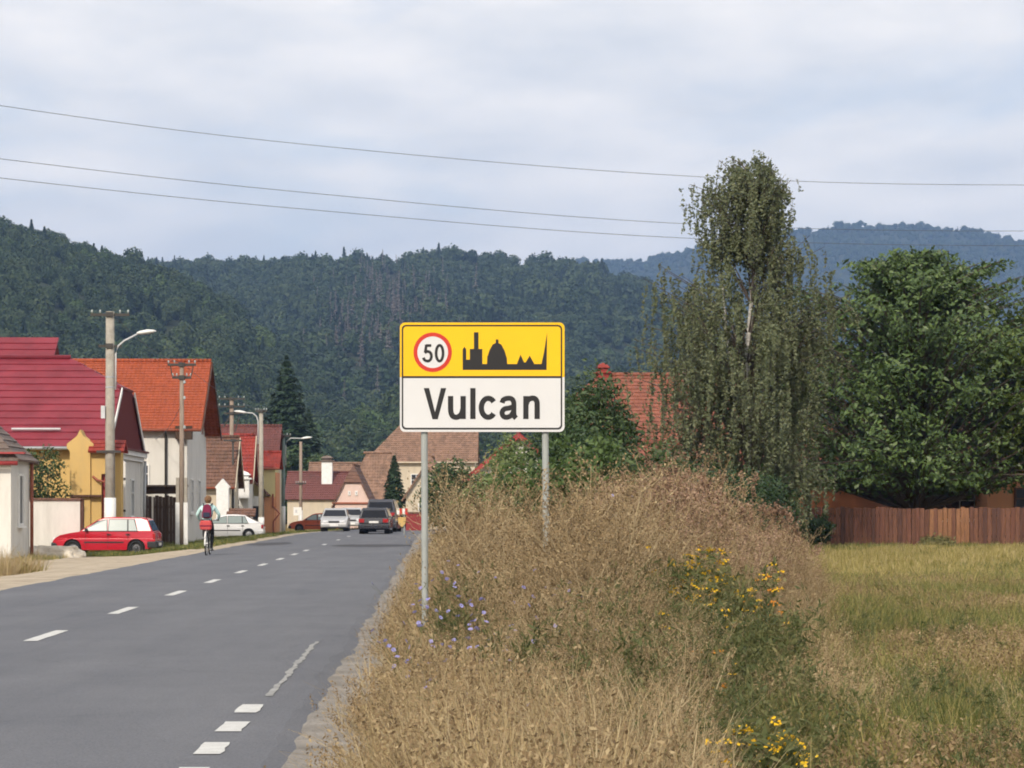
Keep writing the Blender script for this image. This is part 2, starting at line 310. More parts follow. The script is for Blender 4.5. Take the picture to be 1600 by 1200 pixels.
# foliage
leaf_mat('forest_leaf', [(0.012, 0.025, 0.013), (0.025, 0.048, 0.021), (0.043, 0.070, 0.028), (0.068, 0.092, 0.036)], trans=0.1)
leaf_mat('forest_light', [(0.030, 0.055, 0.020), (0.055, 0.095, 0.030), (0.09, 0.13, 0.04)], trans=0.1)
leaf_mat('forest_conifer', [(0.010, 0.022, 0.014), (0.018, 0.036, 0.020), (0.030, 0.052, 0.026)], trans=0.0)
leaf_mat('forest_dead', [(0.075, 0.065, 0.058), (0.13, 0.115, 0.105), (0.19, 0.17, 0.155)], trans=0.0)
leaf_mat('birch_leaf', [(0.050, 0.068, 0.034), (0.095, 0.120, 0.060), (0.145, 0.170, 0.090), (0.215, 0.23, 0.13)], trans=0.3)
leaf_mat('cherry_leaf', [(0.036, 0.066, 0.018), (0.076, 0.128, 0.034), (0.125, 0.185, 0.052), (0.22, 0.27, 0.09)], trans=0.25, rough=0.45, spec=0.4)
leaf_mat('shrub_leaf', [(0.035, 0.062, 0.020), (0.075, 0.125, 0.038), (0.12, 0.18, 0.06), (0.21, 0.26, 0.10)], trans=0.3, rough=0.5)
leaf_mat('shrub_dark', [(0.016, 0.034, 0.014), (0.034, 0.066, 0.026), (0.060, 0.10, 0.038), (0.11, 0.15, 0.06)], trans=0.2, rough=0.5)
leaf_mat('yellowgreen_leaf', [(0.04, 0.07, 0.015), (0.09, 0.13, 0.03), (0.15, 0.19, 0.05)], trans=0.3)
leaf_mat('spruce_needle', [(0.016, 0.034, 0.020), (0.030, 0.056, 0.030), (0.052, 0.084, 0.040)], trans=0.05)
leaf_mat('dry_stem', [(0.17, 0.115, 0.06), (0.30, 0.215, 0.115), (0.43, 0.33, 0.19), (0.55, 0.45, 0.28)], rough=0.8, trans=0.2)
leaf_mat('dry_head', [(0.075, 0.05, 0.03), (0.19, 0.13, 0.07), (0.32, 0.23, 0.125), (0.46, 0.36, 0.21)], rough=0.9, trans=0.2)
leaf_mat('rust_head', [(0.14, 0.085, 0.058), (0.28, 0.18, 0.12), (0.42, 0.29, 0.20)], rough=0.9, trans=0.2)
leaf_mat('straw', [(0.34, 0.245, 0.11), (0.48, 0.37, 0.19), (0.60, 0.49, 0.28)], rough=0.7, trans=0.3)
leaf_mat('olive_grass', [(0.12, 0.118, 0.028), (0.22, 0.198, 0.055), (0.34, 0.285, 0.10), (0.47, 0.385, 0.16)], rough=0.7, trans=0.3)
leaf_mat('green_grass', [(0.055, 0.080, 0.020), (0.105, 0.135, 0.036), (0.18, 0.20, 0.066)], rough=0.6, trans=0.3)
leaf_mat('green_weed', [(0.040, 0.055, 0.018), (0.080, 0.100, 0.034), (0.140, 0.150, 0.058), (0.24, 0.215, 0.095)], rough=0.6, trans=0.3)
leaf_mat('chicory_petal', [(0.26, 0.25, 0.55), (0.38, 0.36, 0.68), (0.55, 0.53, 0.80)], rough=0.7, trans=0.3, per_obj=False)
leaf_mat('tansy_head', [(0.62, 0.30, 0.01), (0.76, 0.47, 0.015), (0.85, 0.60, 0.03)], rough=0.8, trans=0.1, per_obj=False)
leaf_mat('orange_head', [(0.65, 0.22, 0.02), (0.75, 0.32, 0.04)], rough=0.8, trans=0.1, per_obj=False)

# ------------------------------------------------------------------ the setting: ground, road, gravel, hills
def grid_mesh(name, xs, ys, zf, matname):
    X, Y = np.meshgrid(xs, ys); Z = zf(X, Y)
    v = np.stack([X, Y, Z], -1).reshape(-1, 3); nx, ny = len(xs), len(ys)
    i = np.arange((ny - 1) * (nx - 1)); r, c = i // (nx - 1), i % (nx - 1); a = r * nx + c
    f = np.stack([a, a + 1, a + nx + 1, a + nx], -1)
    me = bpy.data.meshes.new(name); me.from_pydata(v.tolist(), [], f.tolist()); me.materials.append(M[matname])
    me.polygons.foreach_set('use_smooth', [True] * len(me.polygons)); me.update(); return me
xs = np.concatenate([-np.geomspace(6000, 32, 22), np.arange(-30, 26, 0.5), np.geomspace(27, 6000, 22)])
ys = np.concatenate([-np.geomspace(600, 12, 8), np.arange(-10, 60, 0.5), np.arange(60, 200, 2.0), np.geomspace(202, 9000, 26)])
tag(link('ground', grid_mesh('ground', xs, ys, ground, 'ground_soil')), kind='structure')

def nz(y, s, seed=0.0): return mnoise.noise(Vector((seed, y * s, 0.37)))
def ribbon(name, matname, d0, d1, y0, y1, step, z, parent=None, kind=None, zf=None, ncross=2, skirt=False):
    ysr = np.arange(y0, y1 + step * 0.5, step); v = []; f = []
    for y in ysr:
        c = float(road_x(y)); a, b = d0(y), d1(y)
        for k in range(ncross):
            x = c + a + (b - a) * k / (ncross - 1); v.append((x, y, (zf(x, y) if zf else 0) + z))
        if skirt: v[-ncross:] = [(v[-ncross][0] - 0.14, y, -0.012)] + v[-ncross:] + [(v[-1][0] + 0.14, y, -0.006)]
    if skirt: ncross += 2
    for i in range(len(ysr) - 1):
        for k in range(ncross - 1):
            q = i * ncross + k; f.append((q, q + 1, q + ncross + 1, q + ncross))
    me = bpy.data.meshes.new(name); me.from_pydata(v, [], f); me.materials.append(M[matname]); me.update()
    o = link(name, me, parent)
    if kind: o['kind'] = kind
    return o
road = ribbon('road', 'asphalt', lambda y: -HALF - 0.12 * nz(y, 0.5, 3) - 0.05 * nz(y, 3, 5), lambda y: HALF + 0.16 + 0.10 * nz(y, 0.35, 1) + 0.05 * nz(y, 1.7, 2) + 0.02 * nz(y, 6.0, 4), -10, 200, 0.2, 0.02, kind='structure', skirt=True)
ribbon('gravel_shoulder', 'shoulder', lambda y: HALF - 0.3, lambda y: HALF + 1.0 + 0.2 * nz(y, 0.5, 9), -10, 190, 0.25, 0.0, kind='structure')
ribbon('gravel_strip', 'gravel', lambda y: -HALF - 0.95 - 0.5 * nz(y, 0.25, 11) - 0.2 * nz(y, 1.5, 12), lambda y: -HALF + 0.25, -10, 190, 0.25, 0.006, kind='structure', zf=lambda x, y: min(0.0, gz(x, y) + 0.03), ncross=4)
ribbon('gravel_driveway', 'gravel', lambda y: -HALF - 3.2 - 6.5 * float(sm(47, 58, y)) * float(1 - sm(74, 84, y)) - 0.4 * nz(y, 0.4, 21), lambda y: -HALF - 0.2, 34, 92, 0.4, 0.014, kind='structure', zf=lambda x, y: min(0.0, gz(x, y) + 0.02), ncross=9)
# painted markings
def dash(name, matname, yc, ln, dc, w, ragged=0.01):
    n = max(2, int(ln / 0.15)); b = MB()
    L = [(yc - ln / 2 + ln * i / n) for i in range(n + 1)]
    for i in range(n):
        q = []
        for y, sgn in ((L[i], -1), (L[i], 1), (L[i + 1], 1), (L[i + 1], -1)):
            q.append((float(road_x(y)) + dc + sgn * (w / 2 + ragged * nz(y, 9, sgn + dc)), y, 0.025))
        b.face(q)
    b.build(name, matname, road)
for yc in (23.8, 29.7, 35.8, 41.7, 47.9, 54.0, 60.1, 66.3, 72.4, 84.6, 97.0, 109.2): dash('centre_line_dash', 'line_paint', yc, 2.0, 0.0, 0.15)
for yc in (17.8, 11.8, 5.8): dash('centre_line_dash', 'line_paint', yc, 2.0, 0.0, 0.15)
for yc in (10.1, 11.35, 12.6, 13.85, 15.1): dash('edge_line_dash', 'line_paint', yc, 0.62, 2.93, 0.155, 0.02)
dash('edge_line_stripe', 'line_worn', 19.4, 6.6, 2.99, 0.05, 0.035)
b = MB(); pp = []                                                         # cast shadow across the right lane, painted as a flat dark patch
for i in range(15):
    a = 2 * math.pi * i / 14; pp.append((float(road_x(82)) + 1.9 + 1.55 * math.cos(a) * (1 + 0.1 * nz(i, 1.3, 40)), 82 + 3.0 * math.sin(a) * (1 + 0.2 * nz(i, 2.3, 41)), 0.0245))
b.face(pp[:-1]); b.build('painted_shadow', 'shadow_asphalt', road)
b = MB(); pp = []  # cast shadow near the left road edge, likewise painted as a dark patch
for i in range(14):
    a = 2 * math.pi * i / 14; pp.append((float(road_x(86)) - 2.2 + 0.8 * math.cos(a), 86 + 4.0 * math.sin(a) * (1 + 0.2 * nz(i, 2.3, 43)), 0.0245))
b.face(pp); b.build('painted_shadow', 'shadow_asphalt', road)

# geometry-node scatter for what nobody could count
def instancer(name, pts, rots, scl, idx, protos, parent=None, kind='stuff', label=None, cat=None):
    me = bpy.data.meshes.new(name); me.from_pydata([tuple(p) for p in pts], [], [])
    me.attributes.new('rot', 'FLOAT_VECTOR', 'POINT').data.foreach_set('vector', np.asarray(rots, np.float32).ravel())
    me.attributes.new('scl', 'FLOAT', 'POINT').data.foreach_set('value', np.asarray(scl, np.float32))
    me.attributes.new('idx', 'INT', 'POINT').data.foreach_set('value', np.asarray(idx, np.int32))
    c = bpy.data.collections.new(name + '_kinds')
    for p in protos: c.objects.link(p)
    o = link(name, me, parent); tag(o, label, cat, kind=kind)
    ng = bpy.data.node_groups.new(name + '_scatter', 'GeometryNodeTree')
    ng.interface.new_socket('Geometry', in_out='INPUT', socket_type='NodeSocketGeometry'); ng.interface.new_socket('Geometry', in_out='OUTPUT', socket_type='NodeSocketGeometry')
    gi, go = ng.nodes.new('NodeGroupInput'), ng.nodes.new('NodeGroupOutput')
    ip = ng.nodes.new('GeometryNodeInstanceOnPoints'); ci = ng.nodes.new('GeometryNodeCollectionInfo')
    ci.inputs['Collection'].default_value = c; ci.inputs['Separate Children'].default_value = True; ci.inputs['Reset Children'].default_value = True
    ip.inputs['Pick Instance'].default_value = True
    def att(nm, ty):
        a = ng.nodes.new('GeometryNodeInputNamedAttribute'); a.data_type = ty; a.inputs['Name'].default_value = nm
        return [s for s in a.outputs if s.enabled and s.name == 'Attribute'][0]
    ng.links.new(gi.outputs[0], ip.inputs['Points']); ng.links.new(ci.outputs[0], ip.inputs['Instance'])
    ng.links.new(att('idx', 'INT'), ip.inputs['Instance Index']); ng.links.new(att('rot', 'FLOAT_VECTOR'), ip.inputs['Rotation']); ng.links.new(att('scl', 'FLOAT'), ip.inputs['Scale'])
    ng.links.new(ip.outputs[0], go.inputs[0])
    o.modifiers.new('scatter', 'NODES').node_group = ng
    return o
PN = [0]
def proto(mb, nm):
    PN[0] += 1
    return bpy.data.objects.new('kind_%04d_%s' % (PN[0], nm), mb.mesh(nm))

def rand_unit(n): 
    v = rng.normal(size=(n, 3)); return v / np.linalg.norm(v, axis=1, keepdims=True)
def add_quads(mb, c, nrm, size, aspect=1.0, up=None, matname=None):
    """many small leaf-clump quads: centres c, normals nrm (np arrays), sizes"""
    if matname: mb.mat(matname)
    n = len(c); ref = rand_unit(n) if up is None else up
    u = np.cross(nrm, ref); u /= np.linalg.norm(u, axis=1, keepdims=True) + 1e-9
    w = np.cross(nrm, u); s = np.asarray(size).reshape(-1, 1) * np.ones((n, 1)) * 0.5
    q = np.stack([c - u * s * aspect - w * s * 0.2, c - w * s, c + u * s * aspect * 0.9 + w * s * 0.1, c + w * s], 1)   # a ragged kite, not a square
    b = len(mb.v); mb.v += [tuple(p) for p in q.reshape(-1, 3).tolist()]
    mb.f += [(b + 4 * i, b + 4 * i + 1, b + 4 * i + 2, b + 4 * i + 3) for i in range(n)]; mb.m += [mb.cur] * n

def forest_tree(seed, leaf, rx=4.2, rz=4.8, n=240, sz=1.3):
    global rng
    keep = rng; rng = np.random.default_rng(seed); mb = MB()
    d = rand_unit(n); d[:, 2] = np.abs(d[:, 2]) * 1.0 - 0.35 * rng.random(n); d /= np.linalg.norm(d, axis=1, keepdims=True)
    lump = np.array([1 + 0.28 * mnoise.noise(Vector(tuple(x * 2.0)) + Vector((seed * 3.1, 0, 0))) + 0.12 * mnoise.noise(Vector(tuple(x * 5.0)) + Vector((seed * 1.7, 0, 0))) for x in d])
    rad = lump * (0.82 + 0.22 * rng.random(n))
    c = d * rad[:, None] * np.array([rx, rx, rz]) + np.array([0, 0, rz * 0.95])
    add_quads(mb, c, d * 0.8 + rand_unit(n) * 0.75, sz * (0.6 + 0.8 * rng.random(n)), matname=leaf)
    mb.mat(leaf); k = 7                                     # dense inner mass
    mb.lathe([(0.05, 0.3), (rx * 0.55, rz * 0.45), (rx * 0.68, rz * 1.0), (rx * 0.5, rz * 1.5), (0.05, rz * 1.75)], k)
    rng = keep; return proto(mb, 'broadleaf')
def forest_conifer(seed, leaf, h=15, r=2.6, n=170, sparse=False):
    global rng
    keep = rng; rng = np.random.default_rng(seed); mb = MB()
    t = rng.random(n) ** 0.8; a = rng.random(n) * 2 * math.pi; rr = r * (1 - t) * (0.55 + 0.5 * rng.random(n)) + 0.12
    c = np.stack([rr * np.cos(a), rr * np.sin(a), 0.8 + (h - 0.8) * t], 1)
    nr = np.stack([np.cos(a) * 0.6, np.sin(a) * 0.6, 0.8 + 0 * a], 1) + rand_unit(n) * 0.4
    add_quads(mb, c, nr, (1.0 if not sparse else 0.6) * (1.6 - 0.8 * t), matname=leaf)
    mb.mat(leaf); mb.lathe([(0.25 if sparse else r * 0.5, 0), (0.16 if sparse else r * 0.28, h * 0.5), (0.03, h)], 6)
    rng = keep; return proto(mb, 'conifer')

def hill(name, prof, yr, yb, leafset, spacing, seed, tree_h=10.0, power=1.0, zb=-4.0, amp=0.05, label='', back=0.35, sc=1.0, du=3):
    """prof: ridge as (photo column, photo row); yr/yb: distance of ridge and foot"""
    pxs = np.arange(prof[0][0], prof[-1][0] + 1, du * 6.0); rows = np.interp(pxs, [p[0] for p in prof], [p[1] for p in prof])
    nt = 46; T = np.linspace(0, 1 + back, nt); V = np.zeros((nt, len(pxs), 3))
    for j, (px, py) in enumerate(zip(pxs, rows)):
        Yr = yr(px) if callable(yr) else yr; Yb = yb(px) if callable(yb) else yb
        H = (CH - (py - HZ) / FPX * Yr) - tree_h * sc - zb
        for i, t in enumerate(T):
            Y = Yb + (Yr - Yb) * t; X = PX(px, Y)
            s = t ** power if t <= 1 else 1 - 1.1 * (t - 1)
            w = min(1, 4 * t) * (0.35 + 0.65 * min(1.0, 3 * abs(1 - t)))
            h = H * s + w * amp * abs(H) * (1.6 * mnoise.noise(Vector((X * 0.006, Y * 0.004, seed))) + 0.7 * mnoise.noise(Vector((X * 0.02, Y * 0.012, seed + 5))))
            V[i, j] = (X, Y, zb + h)
    me = bpy.data.meshes.new(name); nx = len(pxs); f = []
    for i in range(nt - 1):
        for j in range(nx - 1):
            a = i * nx + j; f.append((a, a + 1, a + nx + 1, a + nx))
    me.from_pydata(V.reshape(-1, 3).tolist(), [], f); me.materials.append(M['forest_floor']); me.update()
    tag(link(name, me), kind='structure')
    # trees, evenly by area
    A = V[:-1, :-1]; B = V[:-1, 1:]; C = V[1:, :-1]
    area = np.linalg.norm(np.cross(B - A, C - A), axis=2).ravel(); area[np.repeat(T[:-1] > 1.12, nx - 1)] = 0
    n = int(area.sum() / spacing ** 2); g = np.random.default_rng(seed)
    ch = g.choice(len(area), n, p=area / area.sum()); u, v = g.random(n), g.random(n)
    a_, b_, c_ = A.reshape(-1, 3)[ch], B.reshape(-1, 3)[ch], C.reshape(-1, 3)[ch]
    pts = a_ + (b_ - a_) * u[:, None] + (c_ - a_) * v[:, None]
    return pts, g
mat('forest_floor', (0.03, 0.04, 0.018), 1.0, 0.3, 0.05)
decid = [forest_tree(100 + i, 'forest_leaf', 3.6 + 0.35 * i, 4.2 + 0.45 * ((i * 2) % 5)) for i in range(6)]
light = [forest_tree(140 + i, 'forest_light', 3.2 + 0.35 * i, 3.8 + 0.3 * i) for i in range(4)]
conif = [forest_conifer(160 + i, 'forest_conifer', 11 + i, 2.3 + 0.2 * i) for i in range(3)]
dead = [forest_conifer(170 + i, 'forest_dead', 13 + 1.5 * i, 1.5, 110, True) for i in range(3)]
fine_d = [forest_tree(200 + i, 'forest_leaf', 3.4 + 0.3 * i, 4.0 + 0.4 * ((i * 2) % 5), 900, 0.72) for i in range(6)]
fine_l = [forest_tree(240 + i, 'forest_light', 3.0 + 0.3 * i, 3.6 + 0.3 * i, 900, 0.68) for i in range(4)]
fine_c = [forest_conifer(260 + i, 'forest_conifer', 11 + i, 2.3 + 0.2 * i, 480) for i in range(3)]
fine_kinds = fine_d + fine_l + fine_c + dead
kinds = decid + light + conif + dead; ND, NL, NC = 6, 4, 3
def copies(L): return [bpy.data.objects.new('kind_%04d_b' % (PN.__setitem__(0, PN[0] + 1) or PN[0]), o.data) for o in L]
def forest(pts, g, fconif, flight, fdead, sc, ridge_var=0.25, label='', kn=None):
    n = len(pts); q = g.random(n); idx = g.integers(0, ND, n)
    X, Y = pts[:, 0], pts[:, 1]
    clump = np.array([mnoise.noise(Vector((x * 0.012, y * 0.008, 3.3))) for x, y in zip(X, Y)])
    px = 800 + X / Y * FPX
    isl = q < flight(px, pts); idx[isl] = ND + g.integers(0, NL, isl.sum())
    isc = (g.random(n) < fconif(px, pts) * np.clip(0.6 + 2.2 * clump, 0, 2)); idx[isc] = ND + NL + g.integers(0, NC, isc.sum())
    isd = g.random(n) < fdead(px, pts); idx[isd] = ND + NL + NC + g.integers(0, 3, isd.sum())
    rot = np.zeros((n, 3)); rot[:, 2] = g.random(n) * 6.28; rot[:, :2] = g.normal(size=(n, 2)) * 0.05
    s = sc * np.exp(g.normal(size=n) * ridge_var) * (1 + 0.25 * clump)
    pts = pts.copy(); pts[:, 2] -= 1.0
    return instancer('forest', pts, rot, s, idx, copies(kn or kinds), label=label, cat='forest')
def gauss2(px, pts, cx, cy, sx, sy):
    py = HZ - (pts[:, 2] + 8 - CH) / pts[:, 1] * FPX
    return np.exp(-((px - cx) / sx) ** 2 - ((py - cy) / sy) ** 2)

pts, g = hill('spur_hill', [(-260, 262), (-120, 300), (0, 330), (60, 342), (130, 366), (190, 390), (240, 404), (300, 424), (360, 458), (430, 520), (500, 590), (560, 650), (620, 720)],
              lambda px: 980 - 0.25 * px, lambda px: 480 + 0.1 * px, None, 7.2, 11, 9.0, 0.92)
forest(pts, g, lambda px, p: 0.05, lambda px, p: 0.10, lambda px, p: 0.0, 0.80, 0.18, kn=fine_kinds, label='dense dark green broadleaf forest on the nearer spur hillside')
pts, g = hill('main_hill', [(120, 420), (220, 408), (300, 408), (340, 403), (450, 394), (560, 384), (640, 382), (690, 374), (760, 386), (840, 402), (885, 410), (930, 424), (1000, 446), (1080, 480), (1180, 540), (1300, 620), (1400, 700)],
              lambda px: 1520.0, lambda px: 720.0, None, 7.6, 23, 9.0, 0.95, amp=0.09)
forest(pts, g, lambda px, p: 0.22, lambda px, p: 0.03, lambda px, p: 0.62 * gauss2(px, p, 590, 505, 75, 75) + 0.25 * gauss2(px, p, 650, 440, 60, 40), 0.84, 0.22, label='blue green mixed forest with grey dead spruces on the middle hill')
pts, g = hill('foot_hill', [(380, 730), (470, 668), (540, 628), (610, 606), (700, 600), (800, 585), (900, 566), (1000, 556), (1100, 566), (1250, 600), (1400, 640), (1700, 660)],
              lambda px: 640.0, lambda px: 400.0, None, 6.5, 37, 8.0, 0.9)
forest(pts, g, lambda px, p: 0.08, lambda px, p: 0.45, lambda px, p: 0.0, 0.72, 0.2, kn=fine_kinds, label='lighter green woodland at the foot of the hills')
pts, g = hill('far_mountain', [(760, 440), (830, 418), (905, 405), (960, 402), (1010, 396), (1100, 378), (1200, 360), (1270, 352), (1330, 347), (1390, 350), (1440, 342), (1490, 345), (1530, 354), (1600, 374), (1680, 408), (1800, 430), (2000, 440)],
              lambda px: 3700.0, lambda px: 2500.0, None, 11.0, 51, 6.0, 0.9)
forest(pts, g, lambda px, p: 0.06, lambda px, p: 0.03, lambda px, p: 0.0 * px, 0.85, 0.2, label='distant blue hazy forest on the far mountain')

# the air between here and the hills
hb = MB().box(-7000, 7000, -700, 9500, -6.0, 620)
hm = bpy.data.materials.new('haze'); hm.use_nodes = True; M['haze'] = hm
hm.node_tree.nodes.clear(); ho = hm.node_tree.nodes.new('ShaderNodeOutputMaterial'); hv = hm.node_tree.nodes.new('ShaderNodeVolumePrincipled')
hv.inputs['Color'].default_value = (0.33, 0.53, 0.96, 1); hv.inputs['Density'].default_value = 1.7e-4; hv.inputs['Anisotropy'].default_value = 0.0
hm.node_tree.links.new(hv.outputs[0], ho.inputs['Volume'])
tag(hb.build('haze', 'haze'), kind='stuff')

# ------------------------------------------------------------------ houses
ROT = math.atan(0.036)
def slope(name, parent, A, B, n, matname, step=0.035, thick=0.10, up=None, separate=None):
    """roof slope in overlapping courses; A(t), B(t): left and right edge from eave (t=0) to ridge (t=1)"""
    a0, b0, a1 = A(0), B(0), A(1)
    nr = (b0 - a0).cross((a1 if (a1 - a0).length > 0.01 else B(1)) - a0).normalized()
    if nr.z < 0: nr = -nr
    mb = MB(); out = []
    for i in range(n):
        t0, t1 = i / n, min(1.0, (i + 1.15) / n)
        p = [A(t0) + nr * step, B(t0) + nr * step, B(t1), A(t1)]
        lo = [q - nr * thick for q in p]
        if (p[2] - p[3]).length < 0.01: pass
        mb.idx(p + lo, [(0, 1, 2, 3), (7, 6, 5, 4), (0, 4, 5, 1), (1, 5, 6, 2), (3, 2, 6, 7), (0, 3, 7, 4)])
        if separate:
            out.append(mb); mb = MB()
    if separate:
        o = None
        for k in out:
            q = k.build(separate if o else name, matname, o or parent)
            if o is None: o = q
        return o
    return mb.build(name, matname, parent)
def V3(x, y, z): return Vector((x, y, z))
def lerp(a, b, t): return a + (b - a) * t

def window(parent, face, a, z, w, h, frame='trim_white', pane='window_glass', depth=0.07, mull=True, sill=True, off=0.0, name='window'):
    """face: 'near' (plane y=0, looks to -y, a along x) or 'street' (plane x=0, looks to +x, a along y)"""
    if face == 'near': fn = lambda u, v, w_: V3(a + u, -w_ - off, z + v)
    else: fn = lambda u, v, w_: V3(w_ + off, a + u, z + v)
    t = 0.08; b = MB()
    def bar(u0, u1, v0, v1, d0, d1): b.prism([(u0, v0), (u1, v0), (u1, v1), (u0, v1)], fn, d0, d1)
    bar(-w / 2, w / 2, h - t, h, -0.03, depth); bar(-w / 2, w / 2, 0, t, -0.03, depth)
    bar(-w / 2, -w / 2 + t, t, h - t, -0.03, depth); bar(w / 2 - t, w / 2, t, h - t, -0.03, depth)
    if mull: bar(-0.03, 0.03, t, h - t, -0.03, depth - 0.02); bar(-w / 2 + t, w / 2 - t, h * 0.62, h * 0.62 + 0.05, -0.03, depth - 0.025)
    o = b.build(name, frame, parent, recalc=True)
    MB().prism([(-w / 2 + t, t), (w / 2 - t, t), (w / 2 - t, h - t), (-w / 2 + t, h - t)], fn, -0.02, 0.015).build('pane', pane, o, recalc=True)
    if sill: MB().prism([(-w / 2 - 0.08, -0.07), (w / 2 + 0.08, -0.07), (w / 2 + 0.08, -0.003), (-w / 2 - 0.08, -0.003)], fn, -0.03, depth + 0.08).build('sill', frame, o, recalc=True)
    return o

def house(name, label, loc, rz, L, W, eave, ridge, wall, roof, hh=0.0, hx=0.0, hx_back=0.0, hh_back=0.0, over=0.35, end=0.3, courses=14, facade=None, group=None, gable=None, gutter='gutter', barge=None, separate=None, plinth=None, base=-0.6):
    """local frame: street gable in the plane x=0 (y from 0 to W), house runs to x=-L; near side wall in the plane y=0"""
    e = empty(name, loc, rz, label, 'house', group)
    ym = W / 2; dz = (ridge - eave) / ym
    def prof(cut):
        if cut <= 0: return [(0, base), (W, base), (W, eave), (ym, ridge - 0.05), (0, eave)]
        zc = ridge - cut * (ridge - eave); k = (zc - eave) / (ridge - eave)
        return [(0, base), (W, base), (W, eave), (W - k * ym, zc), (k * ym, zc), (0, eave)]
    # one wall body; the street gable may be clipped under a half hip
    MB().prism(prof(max(hh, hh_back)), lambda u, v, w: V3(w, u, v), -L, 0).build('wall', wall, e, recalc=True)
    if facade: MB().prism([(0.003, base), (W - 0.003, base), (W - 0.003, eave - 0.25), (0.003, eave - 0.25)], lambda u, v, w: V3(w, u, v), -0.02, 0.07).build('facade', facade, e, recalc=True)
    if gable:
        k = prof(hh)[2:] if hh else [(W, eave), (ym, ridge - 0.05), (0, eave)]
        if not hh: k = [(W, eave - 0.25), (W, eave)] + k[1:] + [(0, eave - 0.25)]
        else: k = [(W, eave - 0.25)] + k + [(0, eave - 0.25)]
        MB().prism(k, lambda u, v, w: V3(w, u, v), -0.02, 0.10).build('gable', gable, e, recalc=True)
    if plinth: MB().prism([(-0.05, base), (W + 0.05, base), (W + 0.05, 0.55), (-0.05, 0.55)], lambda u, v, w: V3(w, u, v), -L, 0.12).build('plinth', plinth, e, recalc=True)
    # slopes
    def xe(t):                 # street edge of a slope at height fraction t
        if hh and t > 1 - hh: return end - (t - (1 - hh)) / hh * (hx + end)
        return end
    def xb(t):
        if hx_back and t > 1 - hh_back: return -L - end + (t - (1 - hh_back)) / hh_back * (hx_back + end)
        return -L - end
    lift = 0.12
    z0 = eave - over * dz + lift; zt = ridge + lift
    for sgn in (0, 1):
        yy = (lambda t: lerp(-over, ym, t)) if sgn == 0 else (lambda t: lerp(W + over, ym, t))
        A = lambda t: V3(xb(t), yy(t), lerp(z0, zt, t)); B = lambda t: V3(xe(t), yy(t), lerp(z0, zt, t))
        slope('roof_slope', e, A, B, courses, roof, separate=separate if sgn == 0 else None)
    for (h_, x_, s_) in ((hh, hx, 1), (hh_back, hx_back, -1)):
        if not h_: continue
        t0 = 1 - h_; xo = end if s_ > 0 else -L - end; xi = -x_ if s_ > 0 else -L + x_
        zc = lerp(z0, zt, t0); ya, yb = lerp(-over, ym, t0), lerp(W + over, ym, t0)
        A = lambda t: V3(lerp(xo, xi, t), lerp(ya, ym, t), lerp(zc, zt, t) + 0.01); B = lambda t: V3(lerp(xo, xi, t), lerp(yb, ym, t) + (0.02 if t >= 1 else 0), lerp(zc, zt, t) + 0.01)
        slope('hip_slope', e, A, B, max(3, int(courses * h_)), roof)
    b = MB(); b.tube([(-L - end + hx_back, ym, zt + 0.03), (end - (hx + end if hh else 0), ym, zt + 0.03)], 0.11, 8); b.build('ridge_cap', roof, e, smooth=True)
    if gutter:
        b = MB(); b.tube([(-L - end, -over - 0.07, z0 - 0.06), (end, -over - 0.07, z0 - 0.06)], 0.07, 8); b.build('gutter', gutter, e, smooth=True)
    if barge:
        for sgn in (0, 1):
            y0, y1 = (-over, ym) if sgn == 0 else (W + over, ym)
            t1 = 1 - hh; b = MB()
            p0, p1 = V3(end + 0.02, y0, z0 - 0.02), V3(end + 0.02, lerp(y0, y1, t1), lerp(z0, zt, t1) - 0.02)
            b.idx([p0, p1, p1 + V3(0, 0, -0.24), p0 + V3(0, 0, -0.24), p0 + V3(0.05, 0, 0), p1 + V3(0.05, 0, 0), p1 + V3(0.05, 0, -0.24), p0 + V3(0.05, 0, -0.24)],
                  [(0, 1, 2, 3), (7, 6, 5, 4), (0, 4, 5, 1), (2, 6, 7, 3), (0, 3, 7, 4), (1, 5, 6, 2)])
            b.build('bargeboard', barge, e, recalc=True)
    return e
def cornice(e, y0, y1, z, h, d, matname, name='cornice', cap=None):
    b = MB(); b.box(-0.02, d * 0.6, y0, y1, z, z + h * 0.5); b.box(-0.02, d, y0 - 0.05, y1 + 0.05, z + h * 0.5 + 0.002, z + h)
    o = b.build(name, matname, e)
    if cap: MB().box(-0.02, d + 0.08, y0 - 0.08, y1 + 0.08, z + h + 0.003, z + h + 0.09).build('cornice_tile_cap', cap, e)
def chimney(e, x, y, z0, z1, w, matname, cap='cone', capmat=None):
    b = MB(); b.box(x - w / 2, x + w / 2, y - w / 2, y + w / 2, z0, z1); o = b.build('chimney', matname, e, bevel=0.01)
    b = MB(); b.box(x - w * 0.68, x + w * 0.68, y - w * 0.68, y + w * 0.68, z1 + 0.002, z1 + 0.1)
    if cap == 'cone': b.lathe([(w * 0.7, z1 + 0.102), (w * 0.36, z1 + 0.5), (w * 0.2, z1 + 0.8), (0.01, z1 + 0.85)], 10, lambda a, r, h: (x + r * math.cos(a), y + r * math.sin(a), h))
    else:
        b.box(x - w * 0.42, x + w * 0.42, y - w * 0.42, y + w * 0.42, z1 + 0.1, z1 + 0.28)
        b.lathe([(w * 0.85, z1 + 0.28), (w * 0.5, z1 + 0.45), (0.02, z1 + 0.55)], 4, lambda a, r, h: (x + r * math.cos(a + 0.785), y + r * math.sin(a + 0.785), h))
    b.build('chimney_cap', capmat or matname, o)
GL = -0.32    # ground level of the left side

